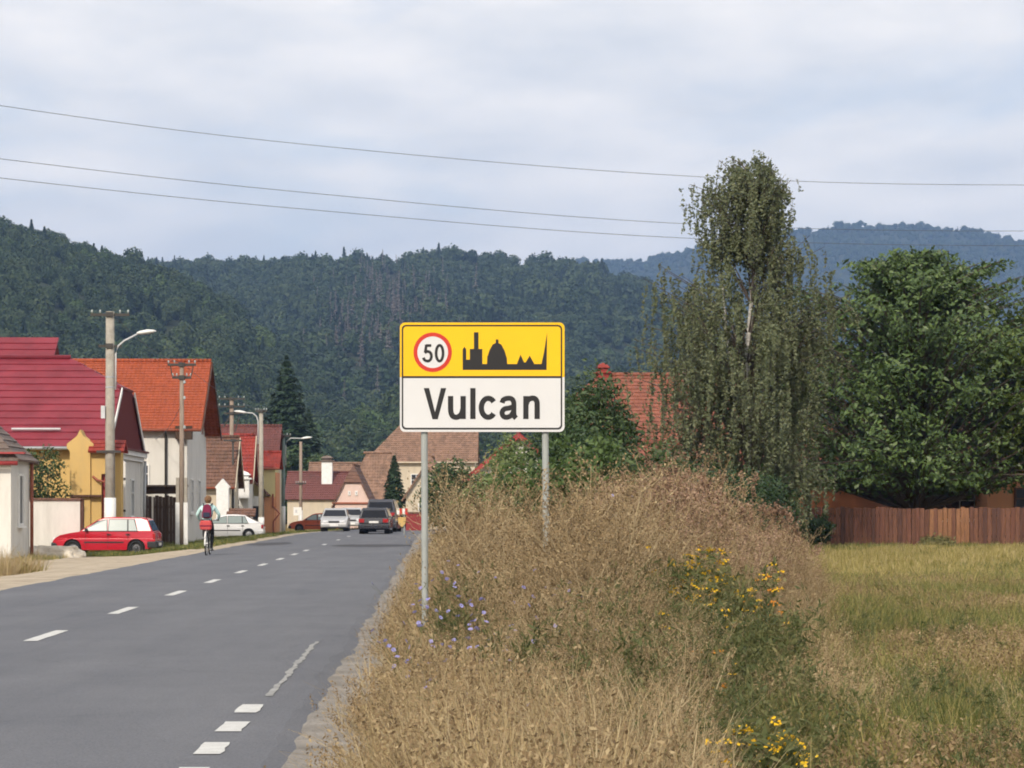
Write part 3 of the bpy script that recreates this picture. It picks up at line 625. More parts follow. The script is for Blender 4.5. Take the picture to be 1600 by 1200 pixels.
# 1 white cottage at the left edge
h = house('cottage', 'white plastered cottage with grey brown hipped roof and one narrow window, beside garden wall', (PX(17, 72), 72, GL), ROT, 7, 3.3, 3.45, 5.2, 'white_plaster', 'grey_brown_tile', hh=0.98, hx=1.6, courses=10, over=0.28, end=0.28, gutter='trim_red')
window(h, 'street', 1.55, 1.15, 0.75, 1.75, mull=False)
MB().tube([(0.1, 3.2, 3.4), (0.1, 3.2, 0.1)], 0.06, 8).build('drainpipe', 'gutter', h, smooth=True)
MB().box(-0.4, 0.5, -0.35, -0.05, 3.52, 3.58).build('red_flashing', 'trim_red', h)

# 2 garden wall with tiled coping, near cottage
e = empty('garden_wall', (PX(125, 84), 84, GL), ROT, 'white plastered garden wall with brown tiled coping beside the yellow gate portal', 'wall')
MB().box(-2.0, 0, 0, 0.3, -0.4, 2.05).build('wall_panel', 'white_plaster', e); MB().box(-2.06, 0.05, -0.08, 0.38, 2.052, 2.14).build('coping', 'brown_tile', e)
MB().box(-2.75, -2.002, -0.06, 0.36, -0.4, 2.62).build('pier', 'white_plaster', e); MB().box(-2.85, -1.92, -0.14, 0.44, 2.622, 2.72).build('pier_cap', 'brownred_tile', e)
MB().box(0.002, 0.12, 0.02, 0.28, -0.4, 2.1).build('end_post', 'wood_trim', e)

# 3 red metal-roofed house
h = house('red_roof_house', 'large house with crimson metal roof, yellow side wall and dark red clad street gable', (PX(165, 90), 90, GL), ROT, 13, 10.6, 4.45, 8.15, 'yellow_plaster', 'red_sheet', hh=0.34, hx=2.3, courses=13, facade='white_plaster', gable='red_cladding', gutter='zinc', separate='roof_course', over=0.45, barge='trim_white', end=0.16)
cornice(h, -0.05, 10.65, 3.85, 0.4, 0.32, 'trim_white', cap='brownred_tile')
for y in (1.6, 4.4, 7.2): window(h, 'street', y, 1.35, 1.1, 1.7, off=0.07)
for i, y in enumerate((0.12, 10.3)): MB().box(0.072, 0.16, y, y + 0.35, -0.5, 3.84).build('pilaster', 'trim_white', h)
MB().tube([(0.25, 10.5, 3.9), (0.2, 10.5, 0.2)], 0.06, 8).build('drainpipe', 'zinc', h, smooth=True)
A = lambda t: V3(-13.2, lerp(2.6, 7.0, t), lerp(6.0, 9.3, t)); B = lambda t: V3(-3.1, lerp(2.6, 7.0, t), lerp(6.0, 9.3, t))
slope('upper_roof', h, A, B, 11, 'red_sheet', separate='roof_course')
MB().prism([(2.7, 5.9), (7.0, 9.22), (11.0, 6.0)], lambda u, v, w: V3(w, u, v), -13.1, -3.2).build('upper_gable', 'red_cladding', h, recalc=True)
for (x, z) in ((-6.4, 5.0), (-2.9, 4.85)):                      # snow guards
    y = (z - 4.45 - 0.12) / (3.7 / 5.3)
    MB().tube([(x - 1.0, y - 0.05, z + 0.16), (x + 1.0, y - 0.05, z + 0.16)], 0.05, 6).build('snow_guard', 'lamp_grey', h)

# 4 yellow gate portal
e = empty('gate_portal', (PX(141, 86.5), 86.5, GL), ROT, 'tall yellow gate portal with pointed pillar and small red tile roof', 'gate')
MB().prism([(-0.8, -0.4), (0.0, -0.4), (0.0, 4.0), (0.12, 4.12), (0.12, 4.28), (-0.28, 4.6), (-0.4, 4.85), (-0.52, 4.6), (-0.92, 4.28), (-0.92, 4.12), (-0.8, 4.0)], lambda u, v, w: V3(u, w, v), 0, 0.8).build('pillar', 'yellow_plaster', e, recalc=True)
MB().box(0.002, 0.42, 0.1, 0.7, -0.4, 4.0).build('jamb', 'yellow_plaster', e); MB().box(0.422, 0.9, 0.1, 0.7, 3.1, 4.0).build('lintel', 'yellow_plaster', e); MB().box(0.902, 1.2, 0.1, 0.7, -0.4, 4.0).build('jamb', 'yellow_plaster', e)
for i in range(3): MB().box(0.424 + i * 0.16, 0.424 + i * 0.16 + 0.154, 0.3, 0.36, -0.3, 3.098).build('door_plank', 'trim_red', e)
A = lambda t: V3(-0.05, lerp(-0.25, 0.4, t), lerp(3.98, 4.45, t)); B = lambda t: V3(1.35, lerp(-0.25, 0.4, t), lerp(3.98, 4.45, t)); slope('roof', e, A, B, 3, 'red_tile')
A = lambda t: V3(-0.05, lerp(1.05, 0.4, t), lerp(3.98, 4.45, t)); B = lambda t: V3(1.35, lerp(1.05, 0.4, t), lerp(3.98, 4.45, t)); slope('roof', e, A, B, 3, 'red_tile')
MB().tube([(0.1, 0.02, 3.0), (0.3, -0.1, 2.85), (0.7, -0.1, 2.75)], 0.05, 6).build('drainpipe', 'gutter', e)
MB().box(-0.95, 0.5, -0.2, 0.1, 2.2, 2.27).build('canopy_board', 'wood_trim', e)

# 5 white gate wall with window between portal and facade
e = empty('white_gate_wall', (PX(196, 89.5), 89.5, GL), ROT, 'white gate wall with dark window openings and little brown tile roof behind red hatchback', 'wall')
MB().prism([(-0.85, -0.4), (0, -0.4), (0, 3.6), (-0.5, 4.0), (-0.85, 4.05)], lambda u, v, w: V3(u, w, v), 0, 0.35).build('wall_panel', 'white_plaster', e, recalc=True)
for z in (2.9, 1.6): MB().box(-0.85, 0.01, -0.03, -0.003, z, z + 0.09).build('band', 'steel_dark', e)
A = lambda t: V3(-0.9, lerp(-0.6, 0.0, t), lerp(0.95, 1.35, t)); B = lambda t: V3(0.1, lerp(-0.6, 0.0, t), lerp(0.95, 1.35, t)); slope('little_roof', e, A, B, 3, 'brown_tile')

# 6 orange tiled house with wooden gate
h = house('orange_roof_house', 'tall white house with bright orange tiled roof behind the wooden yard gate', (PX(290, 107), 107, GL), ROT, 11, 9.0, 5.75, 9.1, 'white_plaster', 'orange_tile', courses=26, over=0.35, end=0.8, gutter='gutter', barge='wood_trim', facade='white_plaster')
for y in (1.9, 5.2): window(h, 'street', y, 1.5, 1.0, 1.7, off=0.07)
window(h, 'near', -2.2, 2.6, 0.9, 1.3, mull=True)
MB().tube([(-0.95, -0.4, 5.6), (-0.95, -0.12, 5.3), (-0.95, -0.12, 0.2)], 0.06, 8).build('drainpipe', 'steel_dark', h, smooth=True)
MB().tube([(-0.15, -0.12, 5.2), (-0.15, -0.12, 0.2)], 0.05, 8).build('drainpipe', 'zinc', h, smooth=True)
MB().tube([(-6.2, -0.3 + 0.55, 6.6), (-2.6, 0.25, 6.6)], 0.05, 6).build('snow_guard', 'lamp_grey', h)
chimney(h, -8.2, 1.6, 6.5, 9.2, 0.55, 'whitewash', 'cone')
MB().box(-0.45, 0.35, -0.45, -0.02, 5.1, 5.75).build('eave_bracket', 'wood_dark', h)
e = empty('yard_gate', (PX(287, 103), 103, GL), ROT, 'dark weathered wooden yard gate with lintel roof beside white house', 'gate')
for i in range(11): MB().box(-1.84 + i * 0.165, -1.84 + i * 0.165 + 0.155, 0.05 + 0.012 * (i % 2), 0.10 + 0.012 * (i % 2), 0.1, 2.35 - 0.04 * (i % 3)).build('plank', 'wood_dark', e)
MB().box(-1.95, 0.1, 0.0, 0.2, 2.42, 2.75).build('lintel', 'wood_dark', e); MB().box(-2.05, 0.18, -0.2, 0.4, 2.752, 2.84).build('lintel_roof', 'grey_brown_tile', e)
for x in (-2.03, 0.0): MB().box(x, x + 0.17, -0.02, 0.18, -0.4, 2.41).build('gate_post', 'wood_trim' if x < -1 else 'whitewash', e)
for z in (0.55, 1.75): MB().box(-1.84, -0.03, 0.115, 0.16, z, z + 0.12).build('rail', 'wood_dark', e)
MB().box(-1.5, -1.42, 0.03, 0.045, 0.15, 2.3).build('pale_strip', 'trim_white', e)

# 7.. cluster beyond
h = house('brown_roof_cottage', 'low house with dark brown tiled roof and pale bargeboard behind the white hatchback', (PX(360, 132), 132, GL), ROT, 7, 5.5, 3.3, 6.0, 'cream_plaster', 'brown_tile', courses=14, barge='cream_plaster', over=0.4)
window(h, 'near', -1.6, 1.0, 0.8, 1.1); window(h, 'street', 1.6, 1.2, 0.9, 1.3)
e = empty('gate_pillar', (PX(357, 129.5), 129.5, GL), ROT, 'white gate pillar with pointed top beside the low brown roofed house', 'pillar')
MB().prism([(-0.72, -0.4), (0, -0.4), (0, 2.9), (0.08, 3.0), (-0.36, 3.5), (-0.8, 3.0), (-0.72, 2.9)], lambda u, v, w: V3(u, w, v), 0, 0.7).build('shaft', 'whitewash', e, recalc=True)
A = lambda t: V3(-0.1, lerp(-0.4, 0.3, t), lerp(1.3, 1.75, t)); B = lambda t: V3(1.6, lerp(-0.4, 0.3, t), lerp(1.3, 1.75, t)); slope('little_roof', e, A, B, 3, 'brown_tile')
h = house('brownred_roof_house', 'wide house with large plain brown red tiled roof beyond the low brown cottage', (PX(428, 150), 150, GL), ROT, 10, 7.5, 4.9, 7.4, 'cream_plaster', 'brownred_tile', courses=22, gutter='steel_dark', over=0.4)
window(h, 'street', 2.0, 1.3, 1.0, 1.5); window(h, 'near', -2.6, 2.2, 1.0, 1.3, frame='trim_red')
h = house('red_tile_house', 'small white house with bright red tile roof beside the slim grey concrete lamp post', (PX(388, 141), 141, GL), ROT, 2.2, 4.2, 3.7, 6.4, 'white_plaster', 'red_tile', courses=14, over=0.3, barge='cream_plaster', gutter='gutter')
window(h, 'near', -0.9, 1.2, 0.8, 1.2); chimney(h, -0.25, -0.5, 2.4, 3.6, 0.75, 'whitewash', 'flat', 'whitewash')
h = house('yellow_gable_house', 'pale yellow house with brown porch roof and terracotta drainpipe at its peach corner', (PX(430, 146), 146, GL), ROT, 1.75, 3.4, 4.4, 5.4, 'pale_yellow_plaster', 'red_tile', courses=10, facade='peach_plaster', over=0.12, end=0.3)
A = lambda t: V3(lerp(-0.3, -1.75, t), -1.4, lerp(2.6, 4.0, t)); B = lambda t: V3(lerp(-0.3, -1.75, t), -0.02, lerp(2.6, 4.0, t)); slope('porch_roof', h, A, B, 8, 'brown_tile')
MB().box(-1.7, -0.7, -1.3, -0.01, -0.5, 2.55).build('porch_wall', 'white_plaster', h); MB().box(-0.68, 0.0, -0.7, -0.012, -0.5, 2.5).build('corner_wall', 'peach_plaster', h)
window(h, 'near', -1.2, 1.0, 0.5, 0.9, off=1.3, mull=False, frame='steel_dark')
MB().tube([(-0.1, -0.75, 2.7), (-0.1, -0.75, 1.9), (0.35, -0.8, 1.4), (-0.05, -0.8, 0.9), (-0.05, -0.8, -0.2)], 0.06, 8).build('drainpipe', 'gutter', h)

# far end of the street
h = house('red_barn_house', 'long dark red roofed house at the end of the street behind the timber lamp pole', (PX(545, 196), 196, GL), 0, 5.5, 6, 2.7, 4.9, 'cream_plaster', 'brownred_tile', courses=12, gutter=None)
chimney(h, -2.1, 2.0, 3.6, 6.0, 0.95, 'whitewash', 'flat', 'grey_brown_tile')
h = house('pink_gable_house', 'small pale pink house with half hipped brown roof and two tiny attic openings', (PX(523, 168), 168, GL), -R(90), 7, 2.75, 2.2, 5.0, 'pink_plaster', 'brown_tile', hh=0.42, hx=1.0, courses=12, over=0.25, end=0.2, gutter=None)
for y in (1.12, 1.66): window(h, 'street', y, 2.75, 0.2, 0.35, mull=False, frame='trim_white', pane='steel_dark', sill=False, name='attic_opening')
MB().box(0, 0.14, -0.2, 2.95, 2.1, 2.22).build('cornice', 'gutter', h); window(h, 'street', 0.8, 0.7, 0.6, 0.9); window(h, 'street', 2.0, 0.7, 0.6, 0.9)
h = house('hipped_brown_house', 'brown tiled hipped roof house standing right behind the pink gable house', (PX(604, 182), 182, GL), 0, 3.4, 5.5, 2.6, 6.3, 'cream_plaster', 'old_brown_tile', hh_back=0.9, hx_back=1.6, courses=16, gutter=None)
h = house('great_brown_house', 'big old house with broad brown hipped tile roof at the end of the street', (PX(742, 205), 205, GL), 0, 9.7, 8, 6.3, 9.9, 'cream_plaster', 'old_brown_tile', hh_back=0.9, hx_back=2.8, courses=20, gutter='cream_plaster')
for x in (-8, -5.5): window(h, 'near', x, 3.4, 1.0, 1.6)
h = house('low_brown_house', 'low long weathered brown tile roof left of the big brown roof house', (PX(580, 214), 214, GL), 0, 6, 5, 4.0, 6.1, 'cream_plaster', 'old_brown_tile', courses=10, gutter=None)
h = house('cream_gable_house', 'cream house with steep brown roof seen beside left post of the town sign', (PX(634, 150), 150, GL), -R(90), 6, 3.4, 2.6, 5.2, 'cream_plaster', 'old_brown_tile', hh=0.35, hx=0.9, courses=12, over=0.3, gutter=None)
window(h, 'street', 1.2, 1.0, 0.7, 1.1); window(h, 'street', 2.5, 1.0, 0.7, 1.1)
e = empty('red_wall', (PX(634, 140), 140, 0), 0, 'low dark red boundary wall by the roadside under the cream house', 'wall')
MB().box(0, 1.3, 0, 0.25, -0.5, 1.1).build('wall_panel', 'red_wall', e); MB().box(-0.05, 1.35, -0.06, 0.31, 1.102, 1.2).build('coping', 'brown_tile', e)

# houses on the right
h = house('red_trim_house', 'white house with red trim half hidden by shrubs below the town sign', (PX(735, 100), 100, 0), -R(90), 7, 4.4, 2.9, 4.75, 'white_plaster', 'red_tile', courses=12, over=0.45, end=0.4, barge='trim_red', gutter=None)
for y in (1.0, 3.2): window(h, 'street', y, 1.0, 0.9, 1.3, frame='trim_red')
MB().box(0.02, 0.3, -0.35, 0.05, -0.3, 2.4).build('corner_post', 'trim_red', h)
h = house('orange_barn', 'long farm building with weathered orange tile roof and ridge vent behind weeping birch', (PX(1175, 108), 108, 0), 0, 8.3, 7.5, 4.4, 8.1, 'cream_plaster', 'old_orange_tile', courses=22, over=0.5, gutter=None, hh_back=0.25, hx_back=0.9)
MB().box(-8.6, 0.3, -0.62, -0.30, 4.65, 4.8).build('eave_ledge', 'old_orange_tile', h)
A = lambda t: V3(-8.8, lerp(-3.6, -0.55, t), lerp(2.9, 4.55, t)); B = lambda t: V3(0.4, lerp(-3.6, -0.55, t), lerp(2.9, 4.55, t)); slope('lean_to_roof', h, A, B, 10, 'old_orange_tile')
MB().box(-8.6, 0.2, -3.4, -0.02, -0.5, 2.85).build('lean_to_wall', 'cream_plaster', h)
chimney(h, -7.2, 3.75, 7.9, 8.3, 0.6, 'red_tile', 'flat', 'red_tile')
h = house('terracotta_house', 'low terracotta house with dark porch behind brown plank fence', (PX(1560, 96), 96, 0), 0, 9.8, 7, 3.0, 5.0, 'terracotta_plaster', 'old_orange_tile', courses=16, over=0.6, end=0.5)
window(h, 'near', -1.7, 0.9, 1.4, 1.35)
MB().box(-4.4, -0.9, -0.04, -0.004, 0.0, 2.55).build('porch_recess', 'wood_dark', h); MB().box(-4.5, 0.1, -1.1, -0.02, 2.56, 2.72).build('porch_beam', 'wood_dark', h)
for x in (-4.4, -2.4, -0.6): MB().box(x, x + 0.14, -1.05, -0.9, -0.4, 2.555).build('porch_post', 'wood_trim', h)
MB().box(-9.75, -9.3, -1.5, -0.02, -0.4, 2.0).build('gate_pier', 'peach_plaster', h); MB().box(-9.2, -8.75, -1.5, -0.02, -0.4, 2.0).build('gate_pier', 'peach_plaster', h); MB().box(-9.95, -8.5, -1.65, -0.03, 2.003, 2.16).build('pier_cap', 'grey_brown_tile', h)
h = house('peach_house', 'bright peach house wall rising behind the right end of the plank fence', (PX(1700, 93.5), 93.5, 0), 0, 4.3, 6, 3.3, 5.3, 'peach_plaster', 'old_orange_tile', courses=14, over=0.3)
window(h, 'near', -2.6, 1.0, 1.1, 1.3, frame='wood_trim')

# plank fence
fe = empty('plank_fence', (PX(1228, 80), 80, 0), R(-1.5), 'red brown vertical plank fence along the far side of the meadow', 'fence')
x = 0.0; i = 0; pm = {}
FL = 10.4
while x < FL:
    w = 0.15 + 0.03 * random.random(); hgt = 1.42 + 0.06 * random.random() - (0.05 if 4.0 < x < 6.2 else 0)
    mi = random.choice([0, 0, 1, 2, 4, 4, 1]) if not (5.2 < x < 6.6) else random.choice([3, 3, 1, 3])
    b = MB(); t = random.uniform(-0.012, 0.012); y0 = random.uniform(-0.012, 0.012)
    b.prism([(x, -0.1), (x + w - 0.014, -0.1), (x + w - 0.014 + t, hgt), (x + t, hgt + random.uniform(-0.03, 0.02))], lambda u, v, q: V3(u, q, v), y0, y0 + 0.025)
    b.build('plank', 'plank_%d' % mi, fe, recalc=True); x += w; i += 1
for z in (0.35, 1.1): MB().box(0, FL, 0.045, 0.10, z, z + 0.09).build('rail', 'wood_trim', fe)
for x in np.arange(0.05, FL, 2.05): MB().box(x, x + 0.11, 0.102, 0.21, -0.3, 1.4).build('fence_post', 'wood_trim', fe)

# ------------------------------------------------------------------ the town sign
SY = 20.0; SPX = FPX / SY
sg = empty('town_sign', (PX(753.5, SY), SY, 0), 0, 'yellow and white town entry sign reading Vulcan with speed limit 50 on two grey posts', 'road sign')
SZ0 = PZ(674.8, SY)                                        # bottom edge of the panel
KX, KZ = 1.503 / 643, (PZ(504, SY) - SZ0) / 427
def sp(zx, zy, d): return V3((zx - 383.5) * KX, -d, SZ0 + (487 - zy) * KZ)
def rrect(x0, y0, x1, y1, r, corners=(1, 1, 1, 1), n=6):
    out = []
    for (cx, cy, a0, on, qx, qy) in ((x1 - r, y0 + r, -90, corners[0], x1, y0), (x1 - r, y1 - r, 0, corners[1], x1, y1), (x0 + r, y1 - r, 90, corners[2], x0, y1), (x0 + r, y0 + r, 180, corners[3], x0, y0)):
        if not on: out.append((qx, qy)); continue
        for k in range(n + 1):
            a = R(a0 + 90 * k / n); out.append((cx + r * math.cos(a), cy + r * math.sin(a)))
    return out
def plate(poly, d0, d1, name, m, parent): return MB().prism(poly, sp, d0, d1).build(name, m, parent, recalc=True)
back = plate(rrect(62, 60, 705, 487, 20), -0.012, 0.0, 'back_plate', 'sign_back', sg)
up_ = plate(rrect(62, 60, 705, 273, 20, (1, 0, 0, 1)), 0.001, 0.004, 'yellow_panel', 'sign_yellow', sg)
lo_ = plate(rrect(62, 273.4, 705, 487, 20, (0, 1, 1, 0)), 0.001, 0.004, 'white_panel', 'sign_white', sg)
def ring(outer, inner, d0, d1, name, m, parent):
    n = len(outer); b = MB()
    b.idx([sp(x, y, d1) for x, y in outer] + [sp(x, y, d1) for x, y in inner] + [sp(x, y, d0) for x, y in outer] + [sp(x, y, d0) for x, y in inner],
          sum([[(i, (i + 1) % n, n + (i + 1) % n, n + i), (i, 2 * n + i, 2 * n + (i + 1) % n, (i + 1) % n), (n + i, n + (i + 1) % n, 3 * n + (i + 1) % n, 3 * n + i)] for i in range(n)], []))
    return b.build(name, m, parent, recalc=True)
ring(rrect(69, 69, 696, 478, 17), rrect(75, 75, 690, 471, 13), 0.0042, 0.0056, 'border_line', 'sign_black', sg)
plate([(74.5, 269), (690.5, 269), (690.5, 277), (74.5, 277)], 0.0042, 0.0054, 'dividing_line', 'sign_black', sg)
circ = lambda r: [(190 + r * math.cos(2 * math.pi * k / 48), 176 + r * 1.03 * math.sin(2 * math.pi * k / 48)) for k in range(48)]
disc = plate(circ(75), 0.0042, 0.005, 'speed_limit_disc', 'sign_white', sg)
ring(circ(75), circ(60), 0.0051, 0.006, 'red_ring', 'sign_red', disc)
plate([(307, 245), (307, 165), (314, 154), (321, 165), (321, 205), (335, 205), (335, 163), (351, 163), (351, 98), (369, 98), (369, 163), (384, 163), (384, 222), (402, 222), (403, 195), (412, 168), (424, 146), (436, 140), (436, 126), (447, 126), (447, 140), (458, 146), (471, 170), (480, 200), (481, 222), (519, 222), (533, 185), (547, 216), (553, 216), (569, 189), (587, 222), (615, 222), (625, 175), (637, 99), (635, 245)], 0.0042, 0.0055, 'skyline_silhouette', 'sign_black', sg)
def catmull(p, k=6):
    out = []
    for i in range(len(p) - 1):
        a, b_, c, d = p[max(i - 1, 0)], p[i], p[i + 1], p[min(i + 2, len(p) - 1)]
        for j in range(k):
            t = j / k
            out.append(tuple(0.5 * (2 * b_[q] + (c[q] - a[q]) * t + (2 * a[q] - 5 * b_[q] + 4 * c[q] - d[q]) * t * t + (3 * b_[q] - a[q] - 3 * c[q] + d[q]) * t ** 3) for q in (0, 1)))
    return out + [p[-1]]
def glyph(paths, w, d0, d1, name, parent):
    b = MB()
    for n_, p in enumerate(paths):
        dd = 0.0004 * n_
        L_ = []; Rr = []
        for i, (x, y) in enumerate(p):
            q0, q1 = p[max(i - 1, 0)], p[min(i + 1, len(p) - 1)]
            tx, ty = q1[0] - q0[0], q1[1] - q0[1]; l = math.hypot(tx, ty) or 1
            nx, ny = -ty / l * w / 2, tx / l * w / 2
            L_.append((x + nx, y + ny)); Rr.append((x - nx, y - ny))
        for i in range(len(p) - 1):
            b.face([sp(*L_[i], d1 + dd), sp(*L_[i + 1], d1 + dd), sp(*Rr[i + 1], d1 + dd), sp(*Rr[i], d1 + dd)])
    o = b.build(name, 'sign_black', parent); return o
def arc(cx, cy, rx, ry, a0, a1, n=26): return [(cx + rx * math.cos(R(a0 + (a1 - a0) * k / n)), cy + ry * math.sin(R(a0 + (a1 - a0) * k / n))) for k in range(n + 1)]
W = 21
MB().prism([(155, 316), (176, 316), (199, 410), (222, 316), (243, 316), (210, 438), (189, 438)], sp, 0.0042, 0.0052).build('letter', 'sign_black', lo_, recalc=True)
glyph([catmull([(260, 347), (260, 385), (261, 408), (267, 424), (280, 430), (294, 426), (304, 414), (308, 398)]), [(309, 347), (309, 437)]], W, 0, 0.0048, 'letter', lo_)
glyph([[(347, 316), (347, 437)]], W, 0, 0.0048, 'letter', lo_)
glyph([arc(407, 393, 27, 37, -38, -322)], W, 0, 0.0048, 'letter', lo_)
glyph([catmull([(461, 374), (466, 362), (482, 356), (498, 358), (506, 370), (507, 388), (507, 412), (509, 426), (516, 434)]), catmull([(507, 389), (488, 394), (470, 398), (461, 411), (466, 426), (480, 430), (496, 423), (507, 406)])], W - 1, 0, 0.0048, 'letter', lo_)
glyph([[(554, 347), (554, 437)], catmull([(555, 380), (561, 364), (575, 356), (590, 358), (597, 370), (598, 388), (598, 437)])], W, 0, 0.0048, 'letter', lo_)
glyph([catmull([(184, 150), (184, 150), (164, 150), (164, 150)], 2), catmull([(165, 147), (161, 178)], 2), catmull([(159, 179), (168, 173), (180, 177), (185, 191), (181, 205), (170, 211), (158, 206), (154, 197)])], 11, 0, 0.0056, 'numeral', disc)
glyph([arc(217, 180, 13.5, 31, 0, 360, 32)], 11, 0, 0.0056, 'numeral', disc)
for pxp in (662, 851):
    x = PX(pxp, SY) - sg.location.x; g0 = gz(PX(pxp, SY), SY + 0.05)
    b = MB(); lean = 0.012 if pxp < 700 else 0.02
    b.tube([(x + lean * 1.2, 0.05, g0 - 0.3), (x, 0.05, SZ0 + 0.9)], 0.031, 14); o = b.build('post', 'post_grey', sg, smooth=False); 
    for z in (0.18, 0.78): MB().box(x - 0.055, x + 0.055, 0.013, 0.09, SZ0 + z, SZ0 + z + 0.04).build('clamp', 'sign_back', o)

# ------------------------------------------------------------------ utility poles and street lamps
def utility_pole(px, Y, top, label, mtl='concrete_pole', r0=0.17, r1=0.11, foot=1.3, lamp=None, arms=(), group='poles along the left side of the street', square=False, pins=True, gl=GL, armtube=True, braces=True):
    e = empty('utility_pole', (PX(px, Y), Y, gl), ROT, label, 'utility pole', group)
    H = PZ(top, Y) - gl
    MB().tube([(0, 0, -0.6), (0, 0, H)], [r0, r1], 4 if square else 12).build('shaft', mtl, e, smooth=not square)
    if foot: MB().tube([(0, 0, -0.1), (0, 0, foot)], [r0 * 1.12, r0 * 1.1], 4 if square else 12).build('whitewashed_foot', 'whitewash', e, smooth=not square)
    for (dz, half) in arms:
        z = H - dz
        a = MB().box(-half, half, -0.05, 0.05, z - 0.05, z + 0.05); a.box(-0.14, 0.14, -r1 - 0.06, r1 + 0.04, z - 0.09, z + 0.09); a = a.build('crossarm', 'steel_dark', e)
        if pins and (dz < 0.8 or dz > 2):
            for s in (-1, -0.55, 0.55, 1):
                MB().lathe([(0.01, z + 0.05), (0.015, z + 0.08), (0.038, z + 0.09), (0.032, z + 0.12), (0.042, z + 0.14), (0.02, z + 0.19), (0.002, z + 0.20)], 8, lambda an, r, h, s=s: (s * half * 0.94 + r * math.cos(an), r * math.sin(an), h)).build('insulator', 'porcelain', a, smooth=True)
    if lamp:
        hz, reach, rise = lamp; s = 1 if reach > 0 else -1
        b = MB(); b.tube([(s * (r1 + 0.06), -0.05, hz - 1.6), (s * (r1 + 0.06), -0.05, hz - 0.2), (s * (r1 + 0.16), -0.05, hz + 0.12), (s * (r1 + 0.4), -0.05, hz + 0.32), (reach, -0.05, hz + rise)], 0.035, 8); b.build('lamp_arm', 'lamp_grey', e, smooth=True)
        b = MB(); n = 10
        for (u, w_, t, bt) in ((-0.1, 0.06, 0.05, -0.03), (0.05, 0.11, 0.09, -0.06), (0.3, 0.15, 0.11, -0.07), (0.55, 0.12, 0.07, -0.05), (0.66, 0.04, 0.02, -0.02)):
            for k in range(n):
                a = 2 * math.pi * k / n; b.v.append((reach + s * u, -0.05 + w_ * math.cos(a), hz + rise + 0.12 * u + (t if math.sin(a) > 0 else -bt) * math.sin(a)))
        for i in range(4):
            for k in range(n): b.f.append((i * n + k, i * n + (k + 1) % n, (i + 1) * n + (k + 1) % n, (i + 1) * n + k)); b.m.append(0)
        b.f.append(tuple(range(n))); b.m.append(0); b.f.append(tuple(range(4 * n, 5 * n))); b.m.append(0)
        o = b.build('lamp_head', 'lamp_glass', e, smooth=True, recalc=True)
    return e, H
p1, H1 = utility_pole(172, 86, 487, 'weathered concrete pole with curved street lamp and crossarm standing behind red hatchback', lamp=(8.0, 1.15, 0.62), arms=((0.12, 0.75), (1.35, 0.45)), r0=0.21, r1=0.165, foot=2.15, square=False)
MB().box(-0.33, -0.17, -0.2, 0.0, H1 - 4.2, H1 - 3.7).build('junction_box', 'lamp_grey', p1)
for z in (2.6, 3.0): MB().tube([(0.0, 0.0, H1 - z), (0.0, 0.0, H1 - z + 0.06)], 0.185, 10).build('steel_band', 'zinc', p1)
MB().box(-0.5, 0.45, -0.22, -0.18, H1 - 5.55, H1 - 5.45).build('bracket', 'steel_dark', p1)
p2, H2 = utility_pole(284, 97, 568, 'timber pole on white twin concrete stubs with double crossarm before the orange roof', 'timber_pole', 0.12, 0.09, 0, arms=((0.05, 0.62), (0.62, 0.42)))
for s in (-1, 1): MB().box(s * 0.18 - 0.09, s * 0.18 + 0.09, -0.1, 0.1, -0.5, 2.0).build('concrete_stub', 'whitewash', p2); MB().box(s * 0.18 - 0.07, s * 0.18 + 0.07, -0.08, 0.08, 2.0, 3.1).build('stub_upper', 'concrete_pole', p2)
for s in (-1, 1): MB().tube([(s * 0.5, 0, H2 - 0.1), (s * 0.42, -0.02, H2 - 0.55)], 0.025, 6).build('brace', 'steel_dark', p2)
for z in (0.9, 1.6, 2.9): MB().lathe([(0.02, 0), (0.06, 0.03), (0.05, 0.14), (0.01, 0.16)], 8, lambda an, r, h, z=z: (0.12 + r * math.cos(an), r * math.sin(an) - 0.05, H2 - z + h)).build('insulator', 'porcelain', p2)
p3, H3 = utility_pole(408, 135, 640, 'slim pale concrete lamp post in front of the brown red roof', 'concrete_pole', 0.17, 0.12, 1.2, lamp=(7.3, -1.0, 0.35), arms=((0.1, 0.35),))
p4, H4 = utility_pole(362, 143, 622, 'timber transformer pole with twin rows of insulators rising over the brown red roof', 'timber_pole', 0.16, 0.13, 0, arms=((0.05, 0.85), (0.55, 0.85), (1.0, 0.5)))
MB().tube([(-0.55, 0.1, H4 - 1.9), (-0.1, 0, H4 - 1.2)], 0.05, 6).build('brace', 'steel_dark', p4); MB().tube([(0.5, 0.1, H4 - 1.2), (0.2, 0, H4 - 2.2)], 0.05, 6).build('brace', 'steel_dark', p4)
p5, H5 = utility_pole(443, 155, 679, 'greenish steel pole with white painted foot near the dark spruce', 'green_steel', 0.12, 0.10, 1.9, lamp=(6.4, 1.35, 0.3), arms=((0.1, 0.5),))
p6, H6 = utility_pole(470, 172, 690, 'timber street pole with white board at its foot at the end of the street', 'timber_pole', 0.14, 0.11, 1.6, arms=((3.3, 0.4),))
p7, H7 = utility_pole(364, 133, 687, 'thin dark steel pole with plain T top before the brown red roof', 'steel_dark', 0.07, 0.06, 0, arms=((0.05, 0.55),), pins=False)
sgn = empty('notice_board', (PX(465, 170), 170, GL), 0, 'small white notice board on short post in front of the timber street pole', 'sign')
